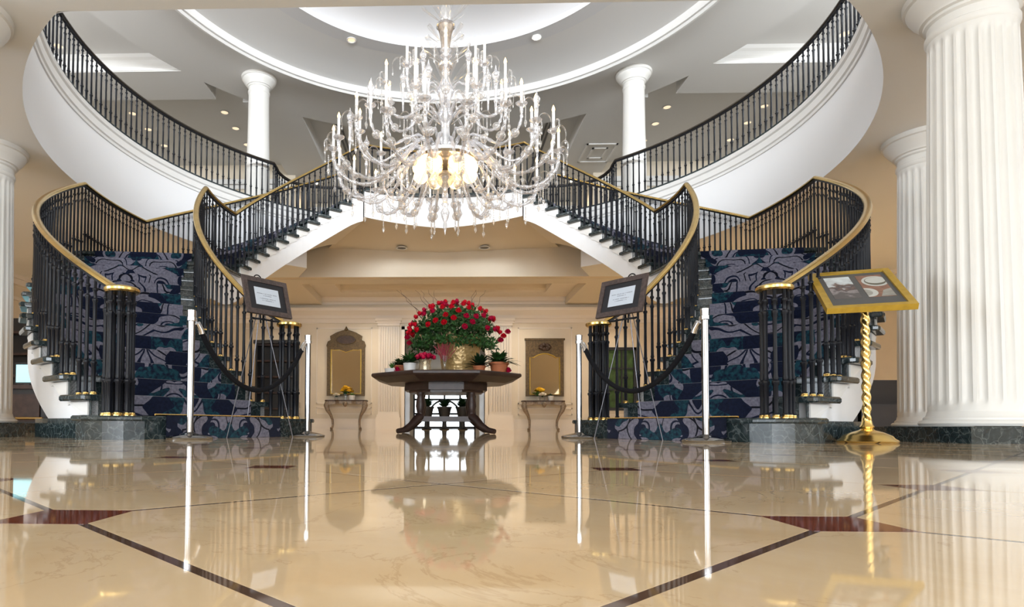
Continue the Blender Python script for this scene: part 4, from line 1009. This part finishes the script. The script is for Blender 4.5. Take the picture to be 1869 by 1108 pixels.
def rope(a, b, label):
    (x0, y0), (x1, y1) = a, b; L = math.hypot(x1-x0, y1-y0); ux, uy = (x1-x0)/L, (y1-y0)/L
    t = thing('barrier_rope', label, 'rope', ((x0+x1)/2, (y0+y1)/2, .4)); pts = []
    for i in range(25):
        u = i/24; d = .09+(L-.18)*u; z = .835-.43*(1-(2*u-1)**2)**.9*1.0; pts.append((x0+ux*d, y0+uy*d, z))
    part('velvet_rope', MB().tube(pts, .021, 10), 'rope_velvet', t, 60)
    for e, (p, q) in enumerate(((a, pts[0]), (b, pts[-1]))):
        s = 1 if e == 0 else -1
        hx, hy = p[0]+s*ux*.03, p[1]+s*uy*.03
        part('end_cap', MB().tube([(q[0]-s*ux*.035, q[1]-s*uy*.035, q[2]+.045), q, (q[0]+s*ux*.012, q[1]+s*uy*.012, q[2]-.03)], .024, 12), 'chrome', t, 50)
        part('hook', MB().tube([(hx, hy, .90), (hx+s*ux*.015, hy+s*uy*.015, .915), (q[0]-s*ux*.04, q[1]-s*uy*.04, q[2]+.05)], .006, 6), 'chrome', t, 60)
rope(SP['lf'], SP['lb'], 'black velvet rope hanging before the left staircase')
rope(SP['rf'], SP['rb'], 'black velvet rope hanging before the right staircase')

# ------------------------------------------------------------------ easels and framed notices
def easel(s):
    side = 'left' if s < 0 else 'right'
    ax = Vector((-s*.62, .78, 0)); nr = Vector((-s*.78, -.62, 0))     # along the board, facing the hall axis
    P0 = Vector((s*1.60, 5.47, 0))
    t = thing('easel', 'thin metal tripod easel before the %s staircase' % side, 'easel', tuple(P0))
    top = P0 - nr*.03
    for k, off in enumerate((-.36, .33)):
        f = P0 + ax*off + nr*.02; part('leg', MB().tube([tuple(f), tuple(top+ax*off*.10+Vector((0, 0, 1.13)))], .0045, 8), 'easel_metal', t, 60)
    part('leg', MB().tube([tuple(P0-nr*.17-ax*.05), tuple(top-nr*.02+Vector((0, 0, 1.13)))], .0045, 8), 'easel_metal', t, 60)
    part('crossbar', MB().tube([tuple(top-ax*.13+nr*.05+Vector((0, 0, 1.045))), tuple(top+ax*.13+nr*.05+Vector((0, 0, 1.045)))], .008, 8), 'iron_black', t, 60)
    part('mast', MB().tube([tuple(top+Vector((0, 0, 1.02))), tuple(top-nr*.05+Vector((0, 0, 1.44)))], .008, 8), 'iron_black', t, 60)
    for off in (-.10, .10): part('support_peg', MB().tube([tuple(top+ax*off+nr*.03+Vector((0, 0, 1.045))), tuple(top+ax*off+nr*.13+Vector((0, 0, 1.03)))], .009, 8), 'iron_black', t, 60)
    part('carry_loop', MB().tube([tuple(top-nr*.06+ax*(.04*math.cos(R(a)))+Vector((0, 0, 1.42+.04*math.sin(R(a))))) for a in range(0, 181, 20)], .006, 6), 'iron_black', t, 60)
    # framed notice
    tau = R(16); up = (Vector((0, 0, 1))*math.cos(tau) - nr*math.sin(tau)); nn = up.cross(ax); nn = nn if nn.dot(nr) > 0 else -nn
    cen = P0 + nr*.05 + Vector((0, 0, 1.235)); W_, H_ = .235, .175
    b = thing('framed_notice', 'dark framed notice on the easel before the %s staircase' % side, 'sign', tuple(cen-up*H_))
    def bd(u0, u1, v0, v1, d0, d1):
        vs = [tuple(cen+ax*u+up*v+nn*d) for d in (d0, d1) for v in (v0, v1) for u in (u0, u1)]
        return MB().add(vs, [(0,2,3,1), (4,5,7,6), (0,1,5,4), (2,6,7,3), (0,4,6,2), (1,3,7,5)])
    f = MB()
    for a in ((-W_, W_, H_-.045, H_), (-W_, W_, -H_, -H_+.045), (-W_, -W_+.045, -H_+.045, H_-.045), (W_-.045, W_, -H_+.045, H_-.045)):
        q = bd(*a, 0, .022); f.add(q.v, q.f)
    part('frame', f, 'wood_frame', b)
    part('inner_frame', bd(-W_+.044, W_-.044, -H_+.044, H_-.044, .002, .014), 'mat_black', b)
    part('notice_sheet', bd(-.128, .128, -.083, .083, .014, .0155), 'paper', b)
    ink = MB(); r3 = random.Random(4)
    for v, hw, h in ((.026, .105, .0065), (.008, .042, .0065), (-.020, .080, .0065), (-.038, .058, .0065)):
        u = -hw
        while u < hw:
            wl = r3.choice((.004, .005, .006)); q = bd(u, u+wl, v-h/2, v+h/2*r3.choice((1, 1, .6)), .0155, .0158); ink.add(q.v, q.f); u += wl+(.002 if r3.random() < .83 else .009)
    part('print_lines', ink, 'ink', b)
easel(-1); easel(1)

# ------------------------------------------------------------------ brass poster stand
BX, BY = 3.05, 4.58
t = thing('poster_stand', 'tall twisted brass poster stand with domed foot beside the right staircase', 'stand', (BX, BY, 0))
part('foot', MB().lathe([(0, 0), (.185, 0), (.19, .012), (.18, .022), (.165, .03), (.15, .05), (.10, .075), (.05, .09), (.038, .10), (.045, .115), (.036, .13), (.03, .16), (0, .16)], 44, (BX, BY, 0), caps=False), 'brass', t, 35)
n = 20; rows = []; H = .88; steps_ = 200
for k in range(steps_+1):
    z = .15+H*k/steps_; tw = k/steps_*2*PI*11
    rows.append([(BX+(.0262+.0042*math.cos(2*(2*PI*i/n)+tw*1.0))*math.cos(2*PI*i/n), BY+(.0262+.0042*math.cos(2*(2*PI*i/n)+tw*1.0))*math.sin(2*PI*i/n), z) for i in range(n+1)])
part('twisted_pole', MB().grid(rows), 'brass', t, 80)
part('pole_collar', MB().lathe([(.033, 0), (.036, .01), (.033, .03)], 20, (BX, BY, 1.0)), 'brass', t, 40)
cL = [Vector(p) for p in ((2.672, 4.40, .925), (3.163, 4.22, .925), (3.425, 4.79, 1.312), (2.934, 4.97, 1.312))]
ux = (cL[1]-cL[0]); W_ = ux.length; ux.normalize(); uy = (cL[3]-cL[0]); uy = (uy-ux*uy.dot(ux)); H_ = uy.length; uy.normalize(); uz = ux.cross(uy)
b = thing('framed_poster', 'gold framed poster with two food photographs on the brass stand', 'poster', tuple(cL[0]))
MT = Matrix.Translation(cL[0]) @ Matrix((ux, uy, uz)).transposed().to_4x4()
def bp(name, mb, mat, parent, sm=None): return part(name, mb.xform(MT), mat, parent, sm)
fw = .045
bp('frame', MB().box(0, W_, 0, fw, -.03, .012).box(0, W_, H_-fw, H_, -.03, .012).box(0, fw, fw, H_-fw, -.03, .012).box(W_-fw, W_, fw, H_-fw, -.03, .012), 'gold_leaf', b)
bp('mat_board', MB().box(fw-.005, W_-fw+.005, fw-.005, H_-fw+.005, -.02, .0), 'mat_grey', b)
bp('backing', MB().box(.01, W_-.01, .01, H_-.01, -.035, -.02), 'wood_dark', b)
px0, px1, px2, px3 = W_*.16, W_*.475, W_*.55, W_*.86; py0, py1 = H_*.26, H_*.86
def flatpoly(pts, z0, z1): return MB().prism(pts, z0, z1)
f1 = link('food_photograph', MB().box(-(px1-px0)/2, (px1-px0)/2, -(py1-py0)/2, (py1-py0)/2, 0, .0012).mesh('food_photograph', 'print_food'), b)
f1.matrix_local = Matrix.Translation(-Vector(WO[b.name])) @ MT @ Matrix.Translation(((px0+px1)/2, (py0+py1)/2, 0))
ph = bp('cup_photograph', MB().box(px2, px3, py0, py1, 0, .0012), 'print_brown', b)
def ell(cx, cy, rx, ry, clipx=None, n=28):
    o_ = []
    for i in range(n):
        x = cx+rx*math.cos(2*PI*i/n); y = cy+ry*math.sin(2*PI*i/n); o_.append((min(px3, max(px2, x)), min(py1, max(py0, y))))
    return o_
cxp = (px2+px3)/2+.02; cyp = py0+(py1-py0)*.70
WO['x'] = (0, 0, 0)
for k, (pts, mat) in enumerate(((ell(cxp, cyp, .082, .105), 'print_white'), (ell(cxp, cyp, .066, .082), 'print_olive'), (ell(cxp+.004, cyp+.016, .062, .062), 'print_white'), (ell(px2+.01, py0+.09, .062, .085), 'print_white'), (ell(px2-.01, py0+.09, .05, .065), 'print_grey'), ([(px2+.075, py0+.005), (px3-.002, py0+.005), (px3-.002, py0+.15), (px2+.11, py0+.12)], 'print_grey'))):
    o = part('print_shape', MB().prism(pts, .0012+.0002*k, .0016+.0002*k).xform(MT), mat, b)

# ------------------------------------------------------------------ chandelier
CX, CYH = .03, 8.95
ch = thing('chandelier', 'huge tiered crystal chandelier with lit candles hanging in the rotunda', 'chandelier', (CX, CYH, 2.80))
WO[ch.name] = (CX, CYH, 2.80)
def cz(z): return z-2.80
def cpart(name, mb, mat, sm=60): return part(name, mb, mat, ch, sm, local=True)
cpart('suspension_rod', MB().lathe([(.02, cz(6.3)), (.02, cz(ZU+.77))], 10), 'chrome')
cpart('ceiling_rose', MB().lathe([(.05, cz(ZU+.60)), (.12, cz(ZU+.66)), (.20, cz(ZU+.72)), (.22, cz(ZU+.77))], 24), 'chrome')
cpart('stem_vase', MB().lathe([(.03, cz(3.35)), (.05, cz(3.45)), (.03, cz(3.55)), (.10, cz(3.62)), (.16, cz(3.72)), (.06, cz(3.80))], 20), 'crystal')
cpart('bottom_finial', MB().lathe([(0.0, cz(2.86)), (.012, cz(2.92)), (.03, cz(3.0)), (.02, cz(3.06)), (.05, cz(3.13)), (.065, cz(3.20)), (.03, cz(3.27)), (.055, cz(3.32)), (.03, cz(3.36))], 16, caps=False), 'crystal')
cpart('lamp_dish', MB().lathe([(.10, cz(3.90)), (.47, cz(3.90)), (.50, cz(3.93)), (.50, cz(3.975)), (.45, cz(4.01)), (.10, cz(4.06))], 40), 'chrome', 40)
cpart('centre_column', MB().lathe([(.08, cz(4.04)), (.10, cz(4.12)), (.07, cz(4.3)), (.06, cz(4.5)), (.10, cz(4.58)), (.12, cz(4.66)), (.07, cz(4.75)), (.09, cz(4.9)), (.13, cz(5.0)), (.09, cz(5.08)), (.05, cz(5.2)), (.06, cz(5.36))], 24), 'crystal')
cpart('column_collar', MB().lathe([(.10, cz(5.34)), (.11, cz(5.36)), (.11, cz(5.39)), (.09, cz(5.40))], 24), 'chrome')
cpart('bead_cone', MB().lathe([(.045, cz(5.40)), (.06, cz(5.62)), (.09, cz(5.85)), (.125, cz(5.95))], 24), 'antique_silver', 60)
cpart('cone_rim', MB().lathe([(.12, cz(5.94)), (.14, cz(5.95)), (.14, cz(5.975)), (.10, cz(5.98))], 28), 'chrome', 40)
cpart('top_vase', MB().lathe([(.05, cz(5.98)), (.09, cz(6.05)), (.08, cz(6.2)), (.04, cz(6.3)), (.05, cz(6.38)), (.07, cz(6.5)), (.03, cz(6.62))], 20), 'crystal_clear')
PEND = MB(); PEND.lathe([(.004, 0), (.004, -.13)], 5)
for k in range(6): blob(PEND, (0, 0, -.012-.021*k), .0085, 6, 1.0)
PEND.lathe([(0, -.13), (.017, -.155), (.02, -.17), (.008, -.20), (0, -.215)], 6, caps=False); PEND = PEND.mesh('pendant', 'crystal_clear', smooth=40)
def curl_mesh(r, drop, wdt=.02):
    rows = []
    for k in range(13):
        a = R(200-18*k) if False else R(180-17*k); x = r+r*math.cos(a); z = r*1.25*math.sin(a) if a > 0 else r*1.25*math.sin(a)*1.2
        ww = wdt*(.35+.65*math.sin(PI*min(1, .1+k/13)));  rows.append([(x, -ww, z-.004), (x, -ww*.3, z+.006), (x, ww*.3, z+.006), (x, ww, z-.004)])
    m = MB().grid(rows); e = rows[-1][1]; m.lathe([(0, 0), (.004, -.01), (.004, -.05), (.014, -.065), (0, -.10)], 6, (e[0], 0, e[2]), caps=False)
    return m.mesh('glass_curl', 'crystal_clear', smooth=60)
CURL = curl_mesh(.085, .1); CURL2 = curl_mesh(.06, .1, .016)
LEAF = None
def leaf_mesh(L, wd):
    rows = []
    for k in range(9):
        u = k/8; x = L*(.65*math.sin(u*PI*.62)); z = L*(u*1.05-.55*u*u*u); ww = wd*math.sin(PI*(.08+.9*u))
        rows.append([(x, -ww, z+.25*ww), (x, 0, z), (x, ww, z+.25*ww)])
    return MB().grid(rows).mesh('glass_leaf', 'crystal_clear', smooth=70)
LEAF = leaf_mesh(.42, .055); LEAF_S = leaf_mesh(.28, .045)
SLEEVE = MB().lathe([(.019, 0), (.019, .25), (.010, .255)], 10).mesh('candle', 'candle_white', smooth=40)
BULB = MB().lathe([(.008, 0), (.017, .015), (.018, .03), (.010, .055), (0, .078)], 8, caps=False).mesh('flame_bulb', 'bulb_warm', smooth=60)
PAN = MB().lathe([(.018, -.13), (.026, -.09), (.022, -.06), (.036, -.03), (.075, -.005), (.08, .006), (.072, .008), (.03, .0), (0.0, .0)], 16, caps=False).mesh('drip_pan', 'crystal', smooth=50)
BALL = MB(); blob(BALL, (0, 0, 0), .062, 14, 1.0); BALL = BALL.mesh('glass_ball', 'crystal_clear', smooth=60)
SPIRE = MB().lathe([(.012, -.45), (.016, -.30), (.028, -.27), (.018, -.22), (.022, -.05), (.04, -.02), (.02, .0), (.045, .04), (.05, .07), (.02, .11), (.012, .14), (0, .20)], 12, caps=False).mesh('glass_spire', 'crystal', smooth=50)
def smooth_path(pts, sub=5):
    P_ = [Vector(p) for p in pts]; out = []
    for i in range(len(P_)-1):
        p0, p1, p2, p3 = P_[max(i-1, 0)], P_[i], P_[i+1], P_[min(i+2, len(P_)-1)]
        for k in range(sub):
            u = k/sub; out.append(.5*((2*p1)+(p2-p0)*u+(2*p0-5*p1+4*p2-p3)*u*u+(-p0+3*p1-3*p2+p3)*u**3))
    out.append(P_[-1]); return out
def arm_mesh(pts, r):
    p = smooth_path(pts); rs = [r*(1.32 if i % 3 == 0 else .84) for i in range(len(p))]
    return MB().tube(p, rs, 9).mesh('arm', 'crystal', smooth=60)
def tier(n, pts, r, ph, ball_at, pend_at, curls, jit=0, spire=False, spire_at=None):
    me = arm_mesh([(x, 0, cz(z)) for x, z in pts], r); ex, ez = pts[-1][0], cz(pts[-1][1])
    for i in range(n):
        dz = jit*(-1)**i
        a = link('arm', me, ch, (0, 0, dz), (0, 0, ph+2*PI*i/n))
        link('drip_pan', PAN, a, (ex, 0, ez+.11)); link('candle', SLEEVE, a, (ex, 0, ez+.112)); link('flame_bulb', BULB, a, (ex, 0, ez+.365), (0, 0, 0), (1.2, 1.2, 1.2))
        for bx_, bz_ in ball_at: link('glass_ball', BALL, a, (bx_, 0, cz(bz_)))
        for q in range(curls):
            ang_ = (-.9, .9, 0)[q] if curls > 1 else 0
            link('glass_curl', CURL if q < 2 else CURL2, a, (ex+.03*math.cos(ang_), .03*math.sin(ang_), ez+.10), (0, 0, ang_))
        for px_, pz_ in pend_at: link('pendant', PEND, a, (px_, 0, cz(pz_)), (0, 0, 0), (1.15, 1.15, 1.35))
        if spire: link('glass_spire', SPIRE, a, (spire_at[0], .0, cz(spire_at[1])), (0, 0, 0))
tier(20, [(.30, 4.00), (.42, 4.12), (.58, 4.02), (.80, 3.74), (1.08, 3.54), (1.36, 3.56), (1.56, 3.73), (1.61, 3.90)], .026, R(9), [(1.50, 3.66), (.95, 3.62)], [(1.08, 3.51), (1.40, 3.53), (1.68, 3.92)], 2, .03)
tier(10, [(.12, 4.62), (.25, 4.74), (.42, 4.66), (.60, 4.52), (.78, 4.54), (.87, 4.70), (.885, 4.86)], .019, R(18), [(.80, 4.58)], [(.62, 4.49), (.95, 4.90)], 3, .0)
tier(10, [(.30, 4.06), (.44, 4.22), (.66, 4.12), (.92, 3.96), (1.14, 4.02), (1.24, 4.18), (1.25, 4.30)], .019, R(0), [(1.15, 4.04), (.66, 4.10)], [(.92, 3.93), (1.31, 4.36)], 2, .0)
tier(6, [(.10, 4.95), (.20, 5.06), (.32, 5.00), (.42, 4.98), (.48, 5.08), (.49, 5.18)], .016, R(30), [(.44, 5.00)], [(.36, 4.97)], 2, .0)
low = arm_mesh([(x, 0, cz(z)) for x, z in [(.20, 3.84), (.34, 3.78), (.46, 3.55), (.60, 3.36), (.78, 3.34), (.90, 3.48), (.88, 3.62), (.80, 3.64)]], .017)
for i in range(12):
    a = link('arm', low, ch, (0, 0, 0), (0, 0, R(15+30*i)))
    link('glass_ball', BALL, a, (.66, 0, cz(3.36))); link('pendant', PEND, a, (.62, 0, cz(3.34))); link('pendant', PEND, a, (.84, 0, cz(3.36))); link('pendant', PEND, a, (.80, 0, cz(3.62)))
for i in range(10): link('glass_spire', SPIRE, ch, (1.38*math.cos(R(36*i+9)), 1.38*math.sin(R(36*i+9)), cz(4.46)))
for i in range(6): link('glass_spire', SPIRE, ch, (.62*math.cos(R(60*i)), .62*math.sin(R(60*i)), cz(5.15)))
for z, n, me_, r_, sc_ in ((5.10, 8, LEAF, .10, 1.0), (5.42, 8, LEAF, .08, 1.05), (5.72, 6, LEAF_S, .09, 1.1), (6.02, 6, LEAF, .06, 1.1), (6.35, 6, LEAF, .05, 1.0), (4.55, 10, LEAF, .14, .9)):
    for i in range(n): link('glass_leaf', me_, ch, (r_*math.cos(2*PI*i/n+z), r_*math.sin(2*PI*i/n+z), cz(z)), (0, 0, 2*PI*i/n+z), (sc_,)*3)
BOWL = MB().lathe([(0, -.10), (.055, -.092), (.095, -.05), (.105, 0), (.09, .05), (.06, .075)], 18, caps=False).mesh('lamp_bowl', 'bowl_warm', smooth=60)
for i in range(8):
    a = R(22.5+45*i); link('lamp_bowl', BOWL, ch, (.39*math.cos(a), .39*math.sin(a), cz(3.80)), (0, 0, 0), (1.05,)*3)


# ------------------------------------------------------------------ background furniture seen between the columns
def dark_cabinet(x0, x1, y0, y1, h, label, face):
    t = thing('bar_cabinet', label, 'cabinet', ((x0+x1)/2, (y0+y1)/2, 0))
    part('carcass', MB().box(x0, x1, y1-.04 if face == 'y' else y0, y1, 0, h).box(x0, x0+.05, y0, y1, 0, h).box(x1-.05, x1, y0, y1, 0, h), 'wood_black', t)
    for k in range(6): part('shelf', MB().box(x0+.05, x1-.05, y0+.02, y1-.04, .10+k*(h-.15)/5, .14+k*(h-.15)/5), 'wood_dark', t)
    part('cornice', MB().box(x0-.05, x1+.05, y0-.05, y1, h, h+.10), 'wood_black', t)
dark_cabinet(-5.15, -4.05, 16.95, 17.33, 2.35, 'tall dark wooden shelf cabinet glimpsed through the left inner balusters', 'y')
t = thing('bar_counter', 'dark wooden bar counter glimpsed behind the left staircase foot', 'counter', (-7.6, 9.8, 0))
part('front_panel', MB().box(-8.6, -6.2, 9.6, 9.75, 0, .66), 'wood_black', t)
part('counter_top', MB().box(-8.7, -6.1, 9.5, 10.2, .66, .72), 'wood_dark', t)
part('foot_rail', MB().tube([(-8.6, 9.48, .2), (-6.2, 9.48, .2)], .02, 8), 'brass_dark', t, 60)
for x in (-8.0, -7.3, -6.6): part('panel', MB().box(x-.28, x+.28, 9.575, 9.6, .15, .58), 'wood_dark', t)
t = thing('bar_cabinet', 'tall dark back bar standing behind the bar counter', 'cabinet', (-7.6, 12.0, 0))
part('back_panel', MB().box(-9.2, -5.9, 12.0, 12.15, 0, 2.2), 'wood_black', t)
for k in range(4): part('shelf', MB().box(-9.1, -6.0, 11.7, 12.0, .6+.42*k, .64+.42*k), 'wood_dark', t)
t = thing('wall_screen', 'small glowing teal screen behind the left column', 'screen', (-6.55, 9.66, .72))
part('casing', MB().box(-6.78, -6.32, 9.66, 9.72, .74, 1.08), 'wood_black', t)
part('display', MB().box(-6.76, -6.34, 9.652, 9.66, .77, 1.05), 'screen_cyan', t)
part('stand', MB().box(-6.6, -6.5, 9.6, 9.7, .72, .74), 'wood_black', t)
t = thing('lounge_bench', 'dark leather lounge bench glimpsed behind the right staircase foot', 'bench', (7.1, 9.6, 0))
part('seat', MB().box(6.0, 8.2, 9.2, 10.0, .10, .45), 'leather_dark', t); part('backrest', MB().box(6.0, 8.2, 9.9, 10.1, .45, .85), 'leather_dark', t)
part('armrest', MB().box(5.9, 6.05, 9.2, 10.1, .08, .66), 'leather_dark', t); part('armrest', MB().box(8.15, 8.3, 9.2, 10.1, .08, .66), 'leather_dark', t)
for x in (6.0, 8.2):
    for y in (9.28, 10.0): part('leg', MB().box(x-.04, x+.04, y-.04, y+.04, 0, .10), 'wood_black', t)
t = thing('wall_lamp', 'yellow shaded wall lamp at the right picture edge', 'lamp', (9.7, 10.6, 1.9))
part('shade', MB().lathe([(.16, -.15), (.10, .15)], 20, (9.6, 10.6, 1.95)), 'lamp_yellow', t, 50); part('bracket', MB().tube([(9.6, 10.6, 1.75), (9.8, 10.6, 1.75)], .015, 8), 'brass', t, 60)
gw = grid_window('window_8', (4.75, WB-.03, .55), 1.2, 1.75, 3, 3, 'x', 'wood_black', False)
part('garden_view', MB().box(-.58, .58, .01, .02, .05, 1.70), 'garden_green', gw, local=True)
t = thing('palm', 'tall potted palm on the upper landing behind the right flight', 'plant', (3.1, 16.2, Z_UP))
part('pot', MB().lathe([(.17, 0), (.24, .40), (.26, .42), (.22, .44)], 20, (3.1, 16.2, Z_UP)), 'pot_dark', t, 40)
mb = MB(); leaf_tuft(mb, (3.1, 16.2, Z_UP+.42), 46, 1.1, .07, .9, 1.0, .35); o = part('foliage', mb, 'leaf_dark', t, 60); o['kind'] = 'stuff'
